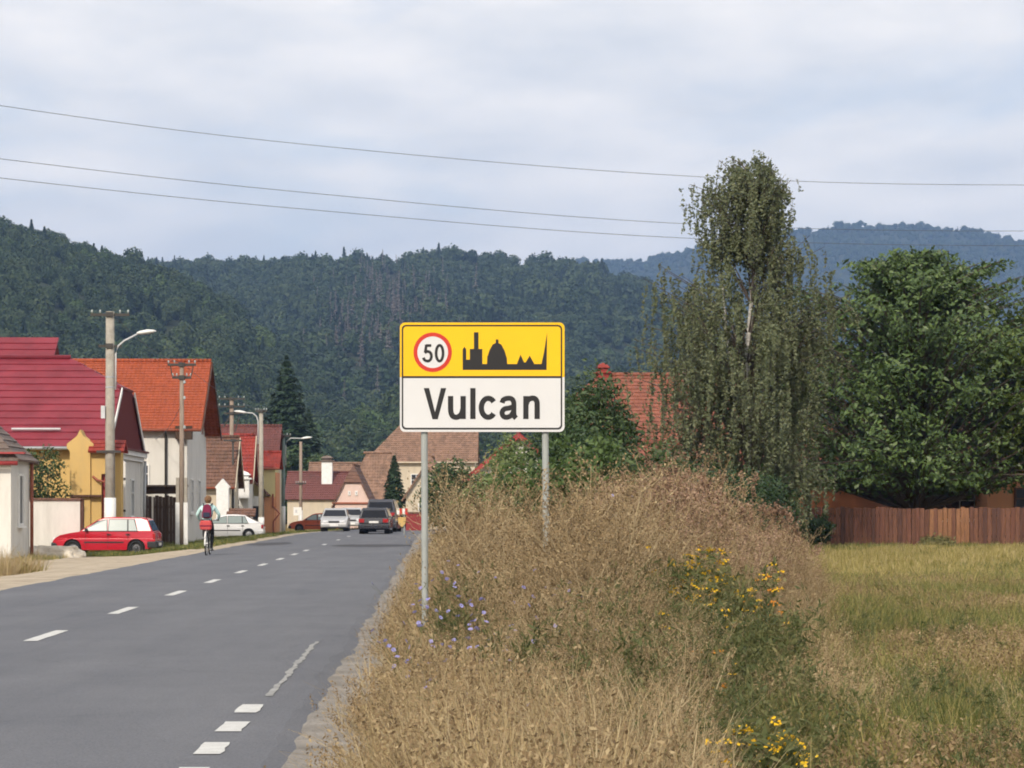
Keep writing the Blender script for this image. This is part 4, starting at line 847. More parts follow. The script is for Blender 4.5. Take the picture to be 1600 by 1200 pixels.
MB().box(-0.32, 0.32, -0.06, 0.0, 1.2, 1.85).build('board', 'trim_white', sgn); MB().tube([(0.1, 0.04, -0.3), (0.1, 0.04, 1.8)], 0.05, 8).build('post', 'whitewash', sgn); MB().box(-0.18, -0.02, -0.07, -0.062, 1.4, 1.65).build('grey_mark', 'lamp_grey', sgn)
sgn = empty('roadwork_sign', (PX(628, 118), 118, 0), 0, 'red and white striped panel above a yellow board on a thin post beside black car', 'sign')
MB().tube([(0.12, 0.03, -0.3), (0.12, 0.03, 1.5)], 0.03, 8).build('post', 'post_grey', sgn)
for i in range(4): MB().box(-0.28 + i * 0.15, -0.28 + i * 0.15 + 0.147, -0.02, 0.0, 1.1, 1.42).build('stripe_panel', ('trim_white', 'sign_red')[i % 2] if i != 3 else 'sign_red', sgn)
MB().prism([(-0.22, 0.95), (0.22, 0.95), (0.18, 0.6), (0.0, 0.4), (-0.18, 0.6)], lambda u, v, w: V3(u, w, v), -0.02, 0.0).build('yellow_board', 'yellow_plaster', sgn, recalc=True)

# overhead wires crossing the valley and along the street
def wire(name, pts, r, label, group):
    b = MB(); b.tube(pts, r, 5, cap=False); return tag(b.build(name, 'wire'), label, 'cable', group)
for (pts, lb) in (([(-900, 20, 61), (0, 165, 74), (500, 228, 80), (1090, 276, 87), (1600, 289, 93), (2300, 280, 101)], 'topmost of the three dark overhead wires crossing the sky'),
             ([(-900, 130, 61), (0, 248, 74), (500, 303, 80), (1060, 349, 87), (1600, 361, 93), (2300, 350, 101)], 'middle one of the three dark overhead wires crossing the sky'),
             ([(-900, 168, 61), (0, 278, 74), (500, 329, 80), (1050, 371, 87), (1600, 384, 93), (2300, 376, 101)], 'lowest of the three dark overhead wires crossing above the ridge')):
    q = [P(*p) for p in pts]; Q = []
    for i in range(len(q) - 1):
        a, b_, c, d = q[max(i - 1, 0)], q[i], q[i + 1], q[min(i + 2, len(q) - 1)]
        for j in range(12):
            t = j / 12; Q.append(0.5 * (2 * b_ + (c - a) * t + (2 * a - 5 * b_ + 4 * c - d) * t * t + (3 * b_ - a - 3 * c + d) * t ** 3))
    wire('overhead_wire', Q, 0.011, lb, 'overhead wires')
def span(a, b_, sag, n=14): return [a.lerp(b_, t / n) + V3(0, 0, -4 * sag * (t / n) * (1 - t / n)) for t in range(n + 1)]
tops = [(p1, H1), (p2, H2), (p3, H3), (p5, H5)]
for i in range(len(tops) - 1):
    a = tops[i][0].location + V3(0.05, 0, tops[i][1] - 0.0); b_ = tops[i + 1][0].location + V3(0.05, 0, tops[i + 1][1] - 0.0)
    wire('street_cable', span(a, b_, 0.35), 0.010, ['thin cable slung between the concrete lamp pole and the twin stub timber pole', 'thin cable slung between twin stub timber pole and the slim pale lamp post', 'thin cable slung between the slim pale lamp post and greenish steel pole'][i], 'street cables')
wire('service_cable', span(p2.location + V3(0, 0, H2 - 1.8), Vector((PX(228, 112), 111.6, 5.0)), 0.6), 0.012, 'drooping service cable from timber pole to the white house wall', 'street cables')

# ------------------------------------------------------------------ cars
def make_car(name, label, loc, rz, paint, L=4.0, Wd=1.66, H=1.42, style='hatch', rim='rim', wheel_r=0.29, group=None, bumper='plastic', glassm='car_glass', mould=True):
    e = empty(name, loc, rz, label, 'car', group)
    hl = L / 2; k = L / 4.0; zb = 0.88 * H / 1.42
    xf, xr = 1.22 * k, -1.27 * k; ra = wheel_r + 0.055
    def archpts(cx): return [(cx + ra * math.cos(R(a)), 0.28 + ra * math.sin(R(a))) for a in np.linspace(-8, 188, 13)]
    low = [(hl - 0.06, 0.24)] + [(x, z) for x, z in archpts(xf)] + [(xf - ra - 0.05, 0.2)] + [(xr + ra + 0.05, 0.2)] + [(x, z) for x, z in archpts(xr)] + [(-hl + 0.05, 0.28), (-hl, 0.42), (-hl + 0.0, 0.62), (-hl + 0.05, zb)]
    hood = [(0.95 * k, zb), (1.3 * k, zb - 0.05), (1.7 * k, zb - 0.13), (hl - 0.09, zb - 0.24), (hl, zb - 0.36), (hl + 0.01, 0.4)]
    poly = low + hood
    b = MB(); n = len(poly); yb = [(-Wd / 2 + 0.05), (-Wd / 2), (Wd / 2), (Wd / 2 - 0.05)]
    # body: outline extruded across the width, sides drawn in towards the sill and the shoulder
    def wid(z): return Wd / 2 * (0.955 + 0.045 * math.sin(math.pi * min(1, max(0, (z - 0.15) / (zb - 0.1)))))
    def nose(x): return 1 - 0.10 * max(0, (x - 0.72 * hl) / (0.28 * hl)) ** 2 - 0.06 * max(0, (-x - 0.8 * hl) / (0.2 * hl)) ** 2
    for s in (-1, 1):
        b.v += [(x, s * wid(z) * nose(x), z) for x, z in poly]
    tri = mathutils_tess(poly)
    for t in tri: b.f.append(t); b.m.append(0); b.f.append(tuple(n + i for i in reversed(t))); b.m.append(0)
    for i in range(n): b.f.append((i, n + i, n + (i + 1) % n, (i + 1) % n)); b.m.append(0)
    b.build('body', paint, e, smooth=False, bevel=0.045)
    # greenhouse
    if style == 'hatch': top = [(-hl + 0.09, zb - 0.01), (-hl + 0.30 * k, H - 0.10), (-hl + 0.55 * k, H - 0.015), (-0.35 * k, H), (0.0 * k, H - 0.02), (0.22 * k, H - 0.09), (0.98 * k, zb - 0.01)]
    elif style == 'fast': top = [(-hl + 0.10, zb + 0.0), (-hl + 0.28 * k, zb + 0.10), (-hl + 0.95 * k, H - 0.05), (-0.55 * k, H), (-0.1 * k, H - 0.01), (0.15 * k, H - 0.08), (0.98 * k, zb - 0.01)]
    else: top = [(-hl + 0.06, zb - 0.01), (-hl + 0.16 * k, H - 0.12), (-hl + 0.32 * k, H - 0.01), (-0.35 * k, H), (0.05 * k, H - 0.02), (0.3 * k, H - 0.1), (1.02 * k, zb - 0.01)]
    def gw(z): return Wd / 2 - 0.045 - 0.17 * max(0, (z - zb) / (H - zb)) ** 1.1
    b = MB(); m = len(top); b.v += [(x, -gw(z), z) for x, z in top] + [(x, gw(z), z) for x, z in top]
    b.f.append(tuple(range(m))); b.m.append(0); b.f.append(tuple(range(2 * m - 1, m - 1, -1))); b.m.append(0)
    for i in range(m): b.f.append((i, m + i, m + (i + 1) % m, (i + 1) % m)); b.m.append(0)
    b.build('cabin', paint, e, bevel=0.04)
    # side windows
    def side_poly(pts, s, off, name, mt, par):
        q = MB(); q.face([(x, s * (gw(z) + off), z) for x, z in (pts if s < 0 else pts[::-1])]); return q.build(name, mt, par)
    def topz(x):
        for (x0, z0), (x1, z1) in zip(top, top[1:]):
            if x0 <= x <= x1: return z0 + (z1 - z0) * (x - x0) / (x1 - x0)
        return zb
    def win(x0, x1, slant0, slant1):
        zt0, zt1 = min(H - 0.1, topz(x0 + slant0) - 0.075), min(H - 0.1, topz(x1 + slant1) - 0.075)
        zc = H - 0.10
        return [(x0, zb + 0.035), (x1, zb + 0.035), (x1 + slant1, max(zb + 0.06, zt1)), (x0 + slant0, max(zb + 0.06, zt0))]
    specs = [(0.08 * k - 0.2 * k, 0.80 * k, 0.02, -0.57 * k), (-0.92 * k, -0.20 * k, 0.02, 0.0)]
    if style == 'hatch': specs.append((-1.30 * k, -0.97 * k, 0.13, 0.02))
    if style == 'fast': specs.append((-1.25 * k, -0.97 * k, 0.22, 0.02))
    if style == 'wagon': specs.append((-1.70 * k, -0.98 * k, 0.10, 0.02))
    for s in (-1, 1):
        for sp_ in specs:
            w_ = win(*sp_); f = side_poly([(x + (0.03 if i in (1, 2) else -0.03), z + (0.025 if i > 1 else -0.025)) for i, (x, z) in enumerate(w_)], s, 0.012, 'window_surround', 'plastic', e)
            side_poly(w_, s, 0.018, 'window_pane', glassm, f)
    def cross(i0, i1, inset, off, name, mt):
        (x0, z0), (x1, z1) = top[i0], top[i1]; dx, dz = x1 - x0, z1 - z0; l = math.hypot(dx, dz); nx, nz_ = -dz / l, dx / l
        if nz_ < 0 and name != 'rear_glass': nx, nz_ = -nx, -nz_
        a0, a1 = 0.10, 0.93
        p = [(x0 + dx * a0, z0 + dz * a0), (x0 + dx * a1, z0 + dz * a1)]
        if (name == 'windscreen' and nx < 0) or (name == 'rear_glass' and nx > 0): nx, nz_ = -nx, -nz_
        q = MB(); q.face([(p[0][0] + nx * off, -gw(p[0][1]) + inset, p[0][1] + nz_ * off), (p[1][0] + nx * off, -gw(p[1][1]) + inset, p[1][1] + nz_ * off), (p[1][0] + nx * off, gw(p[1][1]) - inset, p[1][1] + nz_ * off), (p[0][0] + nx * off, gw(p[0][1]) - inset, p[0][1] + nz_ * off)]); q.build(name, mt, e)
    cross(m - 1, m - 2, 0.09, 0.012, 'windscreen', 'dark_glass')
    if style == 'fast': cross(1, 2, 0.1, 0.012, 'rear_glass', 'dark_glass')
    else: cross(0, 1, 0.1, 0.012, 'rear_glass', 'dark_glass')
    # bumpers, mouldings, lamps, plates
    MB().box(-hl - 0.06, -hl + 0.30, -Wd / 2 + 0.0, Wd / 2 - 0.0, 0.27, 0.53).build('rear_bumper', bumper, e, bevel=0.05)
    MB().box(hl - 0.30, hl + 0.06, -Wd / 2 + 0.06, Wd / 2 - 0.06, 0.25, 0.50).build('front_bumper', bumper, e, bevel=0.06)
    for s in (-1, 1):
        if mould: MB().box(xr + ra + 0.12, xf - ra - 0.1, s * (Wd / 2 + 0.002) - 0.012, s * (Wd / 2 + 0.002) + 0.012, 0.47, 0.52).build('side_moulding', 'plastic', e)
        MB().box(-hl - 0.015, -hl + 0.09, s * (Wd / 2 - 0.2) - 0.13, s * (Wd / 2 - 0.2) + 0.17, zb - 0.27, zb - 0.06).build('tail_light', 'tail_lamp', e, bevel=0.02)
        MB().box(hl - 0.20, hl + 0.02, s * (Wd / 2 - 0.34) - 0.17, s * (Wd / 2 - 0.34) + 0.15, zb - 0.36, zb - 0.22).build('headlight', 'head_lamp', e, bevel=0.03)
        b = MB(); b.box(0.62 * k, 0.72 * k, s * (Wd / 2 + 0.06) - 0.09, s * (Wd / 2 + 0.06) + 0.05, zb + 0.0, zb + 0.13); b.build('mirror', 'plastic' if bumper == 'plastic' else paint, e, bevel=0.02)
        for xd in (-0.28 * k, -1.02 * k): MB().box(xd, xd + 0.15, s * (Wd / 2) - 0.014, s * (Wd / 2) + 0.02, zb - 0.12, zb - 0.085).build('door_handle', 'plastic', e)
        for xd in (-0.24 * k + 0.07, 0.70 * k, -0.95 * k): MB().box(xd - 0.005, xd + 0.005, s * (Wd / 2 - 0.0) - 0.01, s * (Wd / 2 - 0.0) + 0.0025, 0.28, zb - 0.05).build('door_gap', 'plastic', e)
        for xw in (xf, xr):
            cy = s * (Wd / 2 - 0.10); fn = lambda a, r, h, xw=xw, cy=cy, s=s: (xw + r * math.cos(a), cy + s * h, 0.28 + r * math.sin(a))
            b = MB(); b.lathe([(wheel_r * 0.62, -0.08), (wheel_r * 0.9, -0.09), (wheel_r, -0.06), (wheel_r, 0.05), (wheel_r * 0.93, 0.085), (wheel_r * 0.66, 0.08), (wheel_r * 0.62, 0.04)], 24, fn); wo = b.build('wheel', 'tyre', e, smooth=True, recalc=True)
            b = MB(); b.lathe([(wheel_r * 0.64, 0.05), (wheel_r * 0.58, 0.07), (wheel_r * 0.5, 0.03), (wheel_r * 0.25, 0.04), (wheel_r * 0.18, 0.075), (0.005, 0.08)], 20, fn); b.build('wheel_rim', rim, wo, recalc=True)
            b = MB(); b.lathe([(ra - 0.005, -0.22), (ra - 0.005, 0.02), (0.02, -0.1)], 20, fn); b.build('wheel_arch', 'plastic', e)
    MB().box(-hl - 0.075, -hl - 0.062, -0.26, 0.26, 0.36 if style == 'hatch' else 0.6, 0.47 if style == 'hatch' else 0.71).build('number_plate', 'trim_white', e)
    MB().box(hl + 0.062, hl + 0.072, -0.26, 0.26, 0.32, 0.43).build('number_plate', 'trim_white', e)
    MB().box(hl - 0.04, hl + 0.018, -0.32, 0.32, zb - 0.35, zb - 0.25).build('grille', 'plastic', e)
    return e
def mathutils_tess(poly):
    from mathutils.geometry import tessellate_polygon
    return [tuple(t) for t in tessellate_polygon([[Vector((x, z, 0)) for x, z in poly]])]
make_car('parked_car', 'red five door hatchback with dark rear bumper parked side on before the concrete pole', (PX(168, 83), 83, GL - 0.03), R(180), 'paint_red', L=3.85, H=1.44)
make_car('parked_car', 'white fastback hatchback parked on the verge before the pointed white gate pillar', (PX(352, 125), 125, GL), R(183), 'paint_white', L=4.35, Wd=1.7, H=1.40, style='fast', rim='rim_silver', bumper='paint_white', glassm='car_glass')
make_car('driving_car', 'black estate car seen from behind driving away in the right lane', (PX(588, 122), 122, 0.02), R(90), 'paint_black', L=4.4, Wd=1.72, H=1.44, style='wagon', bumper='paint_black', glassm='dark_glass', mould=False)
make_car('driving_car', 'silver hatchback with pale headlights coming along the left lane', (PX(524, 136), 136, 0.02), R(-88), 'paint_silver', L=4.1, Wd=1.72, H=1.42, style='hatch', bumper='paint_silver', glassm='dark_glass', mould=False, rim='rim_silver')
make_car('driving_car', 'grey car following close behind the approaching silver hatchback', (PX(549, 150), 150, 0.02), R(-86), 'paint_silver', L=4.2, Wd=1.72, H=1.46, style='wagon', bumper='paint_silver', glassm='dark_glass', mould=False)
make_car('driving_car', 'tall dark van half hidden behind the black estate car', (PX(600, 132), 132, 0.02), R(88), 'paint_dark', L=4.6, Wd=1.85, H=1.95, style='wagon', bumper='paint_dark', glassm='dark_glass', mould=False)
make_car('parked_car', 'brick red car parked at the verge beyond the notice board', (PX(494, 163), 163, GL), R(180), 'paint_brick', L=3.9, H=1.4, style='hatch')

# ------------------------------------------------------------------ trees and shrubs
def branch_path(a, b_, bow, n=5):
    a, b_ = Vector(a), Vector(b_); off = Vector(rng.normal(size=3)) * bow
    return [a.lerp(b_, t / n) + off * math.sin(math.pi * t / n) for t in range(n + 1)]
def leaves(mb, c, size, matname, nrm_bias=None, flat=0.5, aspect=0.55):
    n = len(c); nr = rand_unit(n)
    if nrm_bias is not None: nr = nr * flat + nrm_bias
    nr /= np.linalg.norm(nr, axis=1, keepdims=True) + 1e-9
    add_quads(mb, c, nr, size, aspect, matname=matname)
def lumpy_crown(n_clump, per, center, radii, clump_r, shell=0.55, seed=0.0, squash=0.6):
    """clump centres through the outer part of an uneven ellipsoid, leaves gaussian about each"""
    d = rand_unit(n_clump); lump = np.array([1 + 0.35 * mnoise.noise(Vector(tuple(x * 1.7)) + Vector((seed, 0, 0))) + 0.15 * mnoise.noise(Vector(tuple(x * 4.5)) + Vector((seed, 7, 0))) for x in d])
    r = (shell + (1 - shell) * rng.random(n_clump) ** 0.6) * lump
    cc = np.array(center) + d * r[:, None] * np.array(radii)
    off = rng.normal(size=(n_clump, per, 3)) * clump_r * np.array([1, 1, squash])
    return cc, (cc[:, None, :] + off).reshape(-1, 3), np.repeat(d, per, axis=0)
def tree(name, label, base, h, center_z, radii, leafm, n_clump, per, leaf, clump_r, barkm='bark', trunk_r=0.16, cat='tree', group=None, seed=0, shell=0.5, squash=0.6, flat=0.8, nbr=40, stems=1, up=0.5, aspect=0.55):
    global rng
    rng = np.random.default_rng(1000 + seed)
    e = empty(name, base, 0, label, cat, group)
    cc, L_, d = lumpy_crown(n_clump, per, (0, 0, center_z), radii, clump_r, shell, seed * 1.37, squash)
    ok = L_[:, 2] > 0.05; L_, d = L_[ok], d[ok]
    mb = MB(); leaves(mb, L_, leaf * (0.6 + 0.8 * rng.random(len(L_))), leafm, d * 0.4 + np.array([0, 0, up]), flat, aspect); mb.build('crown', None, e)
    mb = MB().mat(barkm)
    for s_ in range(stems):
        ox, oy = (rng.normal(size=2) * radii[0] * 0.25) if stems > 1 else (0, 0)
        tp = branch_path((ox * 0.3, oy * 0.3, -0.2), (ox, oy, center_z + radii[2] * 0.55), 0.12 * radii[0], 8)
        mb.tube(tp, [trunk_r / stems ** 0.5 * (1 - 0.85 * i / 8) for i in range(9)], 8)
        for k in range(nbr // stems):
            q = cc[rng.integers(len(cc))]; t = int(np.clip((q[2] - radii[2] * 0.3) / (center_z + radii[2] * 0.55) * 8, 2, 8))
            mb.tube(branch_path(tp[t], q, 0.06 * radii[0], 3), [trunk_r * 0.28, trunk_r * 0.2, trunk_r * 0.12, trunk_r * 0.05], 5, cap=False)
    mb.build('trunk' if stems == 1 else 'stem', None, e, smooth=True)
    return e
def spruce(name, label, base, h, r, leafm='spruce_needle', group=None, seed=0, n=5200, size=0.35):
    global rng
    rng = np.random.default_rng(2000 + seed); e = empty(name, base, 0, label, 'tree', group)
    mb = MB(); t = rng.random(n) ** 0.75; lay = np.round(t * 22) / 22; t = lay * 0.35 + t * 0.65
    az = rng.random(n) * 6.283; arm = (0.25 + 0.75 * rng.random(n) ** 0.6) * (1 + 0.25 * np.sin(az * 5 + lay * 40) + 0.15 * np.sin(az * 3 + lay * 17))
    rr = r * (1 - t) ** 0.85 * arm + 0.05
    c = np.stack([rr * np.cos(az), rr * np.sin(az), h * (0.05 + 0.95 * t) - 0.22 * rr], 1)
    nr = np.stack([np.cos(az) * 0.4, np.sin(az) * 0.4, 0.8 + 0 * az], 1)
    leaves(mb, c, size * (1.5 - t) * (0.6 + 0.7 * rng.random(n)), leafm, nr, 0.5, 0.45); mb.build('crown', None, e)
    MB().tube([(0, 0, -0.2), (0, 0, h * 0.97)], [r * 0.07, 0.02], 8).build('trunk', 'bark', e, smooth=True)
    return e

# the tall weeping birch
def weeping_birch(base, label):
    global rng
    rng = np.random.default_rng(31); e = empty('birch_tree', base, 0, label, 'tree')
    mb = MB(); tw = MB().mat('bark'); tr = MB().mat('birch_bark')
    H = 13.2
    trunk = [Vector((0.10 * math.sin(i * 0.8) + 0.02 * i, 0.05 * math.cos(i), H * 0.93 * i / 12)) for i in range(13)]
    tr.tube(trunk, [0.19 * (1 - 0.9 * i / 12) for i in range(13)], 10)
    second = [trunk[5], trunk[5] + V3(-0.55, 0.1, 1.3), trunk[5] + V3(-0.75, 0.1, 3.0), trunk[5] + V3(-0.85, 0, 4.6)]
    tr.tube(second, [0.09, 0.07, 0.045, 0.015], 8)
    pts, nb = [], []
    def prof(z):                                            # crown half-width by height, read off the photograph
        return np.interp(z, [0.2, 1.5, 3.0, 5.0, 6.8, 8.6, 9.8, 10.6, 11.5, 12.4, 13.2], [2.6, 3.0, 3.2, 3.6, 4.0, 3.8, 2.8, 1.75, 1.9, 1.75, 0.6])
    for k in range(560):
        z1 = rng.uniform(1.4, 13.15); az = rng.random() * 6.283
        w = prof(z1) * (0.35 + 0.65 * rng.random() ** 0.5) * (1 + 0.18 * math.sin(az * 3 + z1))
        if z1 < 9.3 and math.cos(az) > 0.3: w *= 0.84
        z0 = max(0.8, z1 - w * 0.75 - 0.3); i = int(np.clip(z0 / (H * 0.93) * 12, 1, 12))
        tip = Vector((w * math.cos(az), w * math.sin(az), z1)); a = trunk[i]
        mid = a.lerp(tip, 0.55) + V3(0, 0, 0.25 * w)
        if k % 2 == 0: tw.tube([a, a.lerp(mid, 0.6) + V3(0, 0, 0.05), mid, tip], [0.035, 0.025, 0.016, 0.006], 4, cap=False)
        ns = rng.integers(4, 8) + (2 if z1 > 9.8 else 0)
        for s_ in range(ns):                                 # hanging strands
            t = 0.50 + 0.50 * (s_ + rng.random()) / ns
            st = (a.lerp(mid, t / 0.6) if t < 0.6 else mid.lerp(tip, (t - 0.6) / 0.4)) + Vector(rng.normal(size=3)) * 0.10
            ln = rng.uniform(0.5, 1.5) if z1 < 9.9 else rng.uniform(0.35, 0.95)
            n = int(ln * (36 if z1 > 9.8 else 40)); tt = np.sort(rng.random(n))
            sway = rng.normal(size=2) * 0.10
            p = np.stack([st.x + sway[0] * tt + rng.normal(size=n) * 0.035, st.y + sway[1] * tt + rng.normal(size=n) * 0.035, st.z - ln * tt], 1)
            pts.append(p)
            if k % 2 == 0: tw.tube([st, st + V3(sway[0], sway[1], -ln)], [0.006, 0.003], 3, cap=False)
    p = np.concatenate(pts); p = p[p[:, 2] > 0.1]
    out = p.copy(); out[:, 2] = 0; out /= np.linalg.norm(out, axis=1, keepdims=True) + 1e-6
    leaves(mb, p, 0.105 * (0.7 + 0.7 * rng.random(len(p))), 'birch_leaf', out * 0.5, 0.8, 0.62)
    mb.build('crown', None, e); tw.build('branches', None, e); tr.build('trunk', None, e, smooth=True)
    return e
BY = 72.0
weeping_birch((PX(1166, BY), BY, gz(PX(1166, BY), BY) - 0.05), 'tall weeping birch with grey green hanging twigs and pale trunk')

# the big cherry: leaves in drooping sprays on ascending limbs
def spray_tree(name, label, base, H, prof, leafm, n_br, leaf, seed, trunk_r=0.2, per=95, dens=1.0):
    global rng
    rng = np.random.default_rng(seed); e = empty(name, base, 0, label, 'tree')
    mb = MB(); wd = MB().mat('bark'); pts, up = [], []
    wd.tube([(0, 0, -0.2), (0.1, 0, H * 0.3), (0, 0.1, H * 0.6), (0.1, 0, H * 0.95)], [trunk_r, trunk_r * 0.75, trunk_r * 0.45, 0.02], 10)
    for k in range(n_br):
        z1 = H * (0.20 + 0.79 * rng.random() ** 0.95); az = rng.random() * 6.283
        w = np.interp(z1 / H, *prof) * (0.36 + 0.80 * rng.random() ** 0.85) * (1 + 0.22 * math.sin(az * 4 + z1 * 0.9) + 0.1 * math.sin(az * 7 - z1 * 2.3))
        tip = Vector((w * math.cos(az), w * math.sin(az), z1)); a = Vector((0, 0, max(H * 0.1, z1 - 0.55 * w - 0.3)))
        mid = a.lerp(tip, 0.6) + V3(0, 0, 0.10 * w)
        wd.tube([a, mid, tip], [0.06, 0.035, 0.008], 4, cap=False)
        n = int(per * dens * (0.6 + 0.8 * rng.random())); t = 0.30 + 0.74 * rng.random(n) ** 0.7
        q = np.array([tuple(a.lerp(mid, x / 0.6) if x < 0.6 else mid.lerp(tip, (x - 0.6) / 0.4)) for x in t])
        side = rng.normal(size=(n, 3)) * np.array([0.24, 0.24, 0.07]); q = q + side; q[:, 2] -= 0.55 * np.linalg.norm(side[:, :2], axis=1)
        pts.append(q); o = np.array([math.cos(az), math.sin(az), 0])[None] * 0.35 + np.array([0, 0, 0.75]); up.append(np.repeat(o, n, 0))
    p = np.concatenate(pts); u = np.concatenate(up); k_ = p[:, 2] > 1.75 + 0.25 * np.sin(p[:, 0] * 2.1); p, u = p[k_], u[k_]
    leaves(mb, p, leaf * (0.6 + 0.75 * rng.random(len(p))), leafm, u, 0.75, 0.5)
    mb.build('crown', None, e); wd.build('trunk', None, e)
    return e
spray_tree('cherry_tree', 'broad dark green fruit tree with drooping leaf sprays behind the plank fence', (PX(1430, 88), 88, 0), 11.9, ([0, 0.12, 0.25, 0.45, 0.62, 0.75, 0.88, 0.96, 1.0], [5.0, 6.6, 7.4, 7.2, 6.7, 5.8, 4.3, 2.6, 0.9]), 'cherry_leaf', 700, 0.23, 61, per=85)
tree('yellowgreen_tree', 'yellow green leafy tree beside the broad dark fruit tree', (PX(1640, 86), 86, 0), 9, 6.0, (2.6, 2.4, 3.6), 'yellowgreen_leaf', 260, 60, 0.22, 0.32, seed=5)

# shrubs behind the sign
S_ = 'shrubs behind the town sign'
def shrub(px, top, Y, w, label, leafm, leaf, seed, n_clump=110, per=42, name='shrub', group=S_, depth=None, low=0.12, base=None):
    x = PX(px, Y); g = gz(x, Y) if base is None else base; top_z = PZ(top, Y) - g; rz = top_z * (1 - low) / 2
    return tree(name, label, (x, Y, g), top_z, top_z - rz * 0.92, (w / 2, (depth or w) / 2, rz), leafm, n_clump, per, leaf, max(0.07, w * 0.075), trunk_r=0.05, cat='shrub', group=group, seed=seed, stems=4, nbr=36, shell=0.35, squash=0.8, up=0.35)
shrub(868, 705, 30, 1.25, 'light green leafy shrub right behind the right post of the sign', 'shrub_leaf', 0.105, 11, 120, 36)
shrub(812, 728, 33, 1.1, 'bright green leafy shrub seen between the two posts of the sign', 'shrub_leaf', 0.105, 12, 90, 34)
shrub(915, 690, 34, 1.1, 'upright leafy shrub with pale shoots right of the town sign', 'shrub_leaf', 0.10, 13, 100, 34)
shrub(985, 688, 46, 2.0, 'dark green shrub between pale shoot shrub and weeping birch', 'shrub_dark', 0.12, 14, 170, 42)
shrub(925, 590, 62, 2.7, 'tall dark bushy tree close behind the right edge of the sign', 'shrub_dark', 0.14, 15, 260, 48, name='small_tree')
shrub(890, 660, 56, 2.6, 'dark hedge bush below the right edge of the sign', 'shrub_dark', 0.13, 16, 200, 42)
shrub(1075, 735, 60, 3.4, 'low dark bush at the foot of the weeping birch', 'shrub_dark', 0.13, 17, 200, 42)
shrub(1155, 745, 66, 3.2, 'dark undergrowth bush right under the birch trunk', 'shrub_dark', 0.13, 18, 200, 42)
shrub(705, 722, 84, 2.2, 'rounded dark green bush beside the left post of the sign', 'shrub_dark', 0.15, 19, 150, 40)
shrub(760, 742, 78, 1.8, 'green bush in front of the house with red trim', 'shrub_leaf', 0.14, 20, 120, 36)
shrub(800, 690, 88, 2.6, 'leafy green bush before the white house gable', 'shrub_leaf', 0.15, 22, 170, 40)
shrub(1276, 812, 78.6, 1.15, 'compact dark green bush in front of the plank fence', 'shrub_dark', 0.11, 21, 110, 40, group='shrubs along the fence')
shrub(1462, 842, 79.2, 1.3, 'low grey green weeds clump at the foot of plank fence', 'green_weed', 0.10, 23, 60, 30, group='shrubs along the fence')
shrub(64, 708, 85.5, 2.1, 'dark leafy bush rising over white garden wall beside cottage', 'shrub_dark', 0.13, 24, 130, 36, group='garden bushes on the left', base=GL)
spruce('conifer', 'dark young conifer near the road end beside black car', (PX(616, 158), 158, -0.1), PZ(712, 158) + 0.1, 1.15, seed=2, n=7000, size=0.36)
spruce('spruce_tree', 'large dark spruce rising behind the street houses', (PX(448, 250), 250, -0.3), PZ(556, 250) + 0.3, 5.2, seed=3, n=16000, size=0.75)
spruce('spruce_tree', 'second dark spruce close beside the large spruce', (PX(482, 262), 262, -0.3), PZ(640, 262) + 0.3, 3.2, seed=4, n=12000, size=0.75)
for i, (px, top, Y, w) in enumerate([(455, 700, 228, 5.0), (500, 712, 240, 5.5), (548, 724, 232, 4.6), (345, 690, 240, 6), (690, 690, 262, 8), (620, 700, 268, 7)]):
    x = PX(px, Y)
    tree('garden_tree', ['round dark green tree behind the greenish steel pole', 'dark green tree behind the timber street pole', 'dark green tree above the chimney of the dark red roofed house', 'dark tree behind the transformer pole', 'broad tree behind the big brown roof', 'dark tree left of the big brown roof at the hill foot'][i], (x, Y, -0.3), 6, PZ(top, Y) * 0.58, (w / 2, w / 2, PZ(top, Y) * 0.46), 'shrub_dark', 130, 36, 0.42, 0.45, seed=40 + i, group='garden trees beyond the street')

# pale stone lump before the red car
bm = bmesh.new(); bmesh.ops.create_icosphere(bm, subdivisions=4, radius=1)
for v in bm.verts:
    p = v.co.copy(); k = 1 + 0.22 * mnoise.noise(p * 1.8) + 0.09 * mnoise.noise(p * 5)
    v.co = Vector((p.x * 1.12 * k, p.y * 0.6 * k, max(-0.2, min(0.42, p.z * 0.62 * k)) + 0.05 * mnoise.noise(p * 3)))
me = bpy.data.meshes.new('boulder'); bm.to_mesh(me); bm.free(); me.materials.append(M['rock'])
o = tag(link('boulder', me), 'low flat pale boulder on the gravel in front of the red hatchback', 'rock'); o.location = (PX(84, 76), 76, GL + 0.0)

# ------------------------------------------------------------------ cyclist
CX, CY = PX(325, 65.6), 65.6
bk = empty('bicycle', (CX, CY, 0.022), ROT, 'city bicycle ridden away along the left edge of the road', 'bicycle')
for nm, yw in (('rear_wheel', -0.52), ('front_wheel', 0.55)):
    b = MB(); Rw = 0.335
    for k in range(28):
        pass
    ringp = [(0, yw + Rw * math.cos(2 * math.pi * k / 28), 0.345 + Rw * math.sin(2 * math.pi * k / 28)) for k in range(29)]
    b.tube(ringp, 0.022, 6, cap=False); w = b.build(nm, 'tyre', bk, smooth=True)
    b = MB(); b.tube([(0, p[1] * 0.94 + yw * 0.06, p[2] * 0.94 + 0.345 * 0.06) for p in ringp], 0.012, 5, cap=False); b.build('rim', 'rim_silver', w)
    b = MB()
    for k in range(14):
        a = 2 * math.pi * k / 14; b.tube([(0.02 * (-1) ** k, yw, 0.345), (0, yw + 0.31 * math.cos(a), 0.345 + 0.31 * math.sin(a))], 0.003, 3, cap=False)
    b.build('spokes', 'rim_silver', w)
    MB().tube([(-0.05, yw, 0.345), (0.05, yw, 0.345)], 0.025, 8).build('hub', 'rim_silver', w)
b = MB()
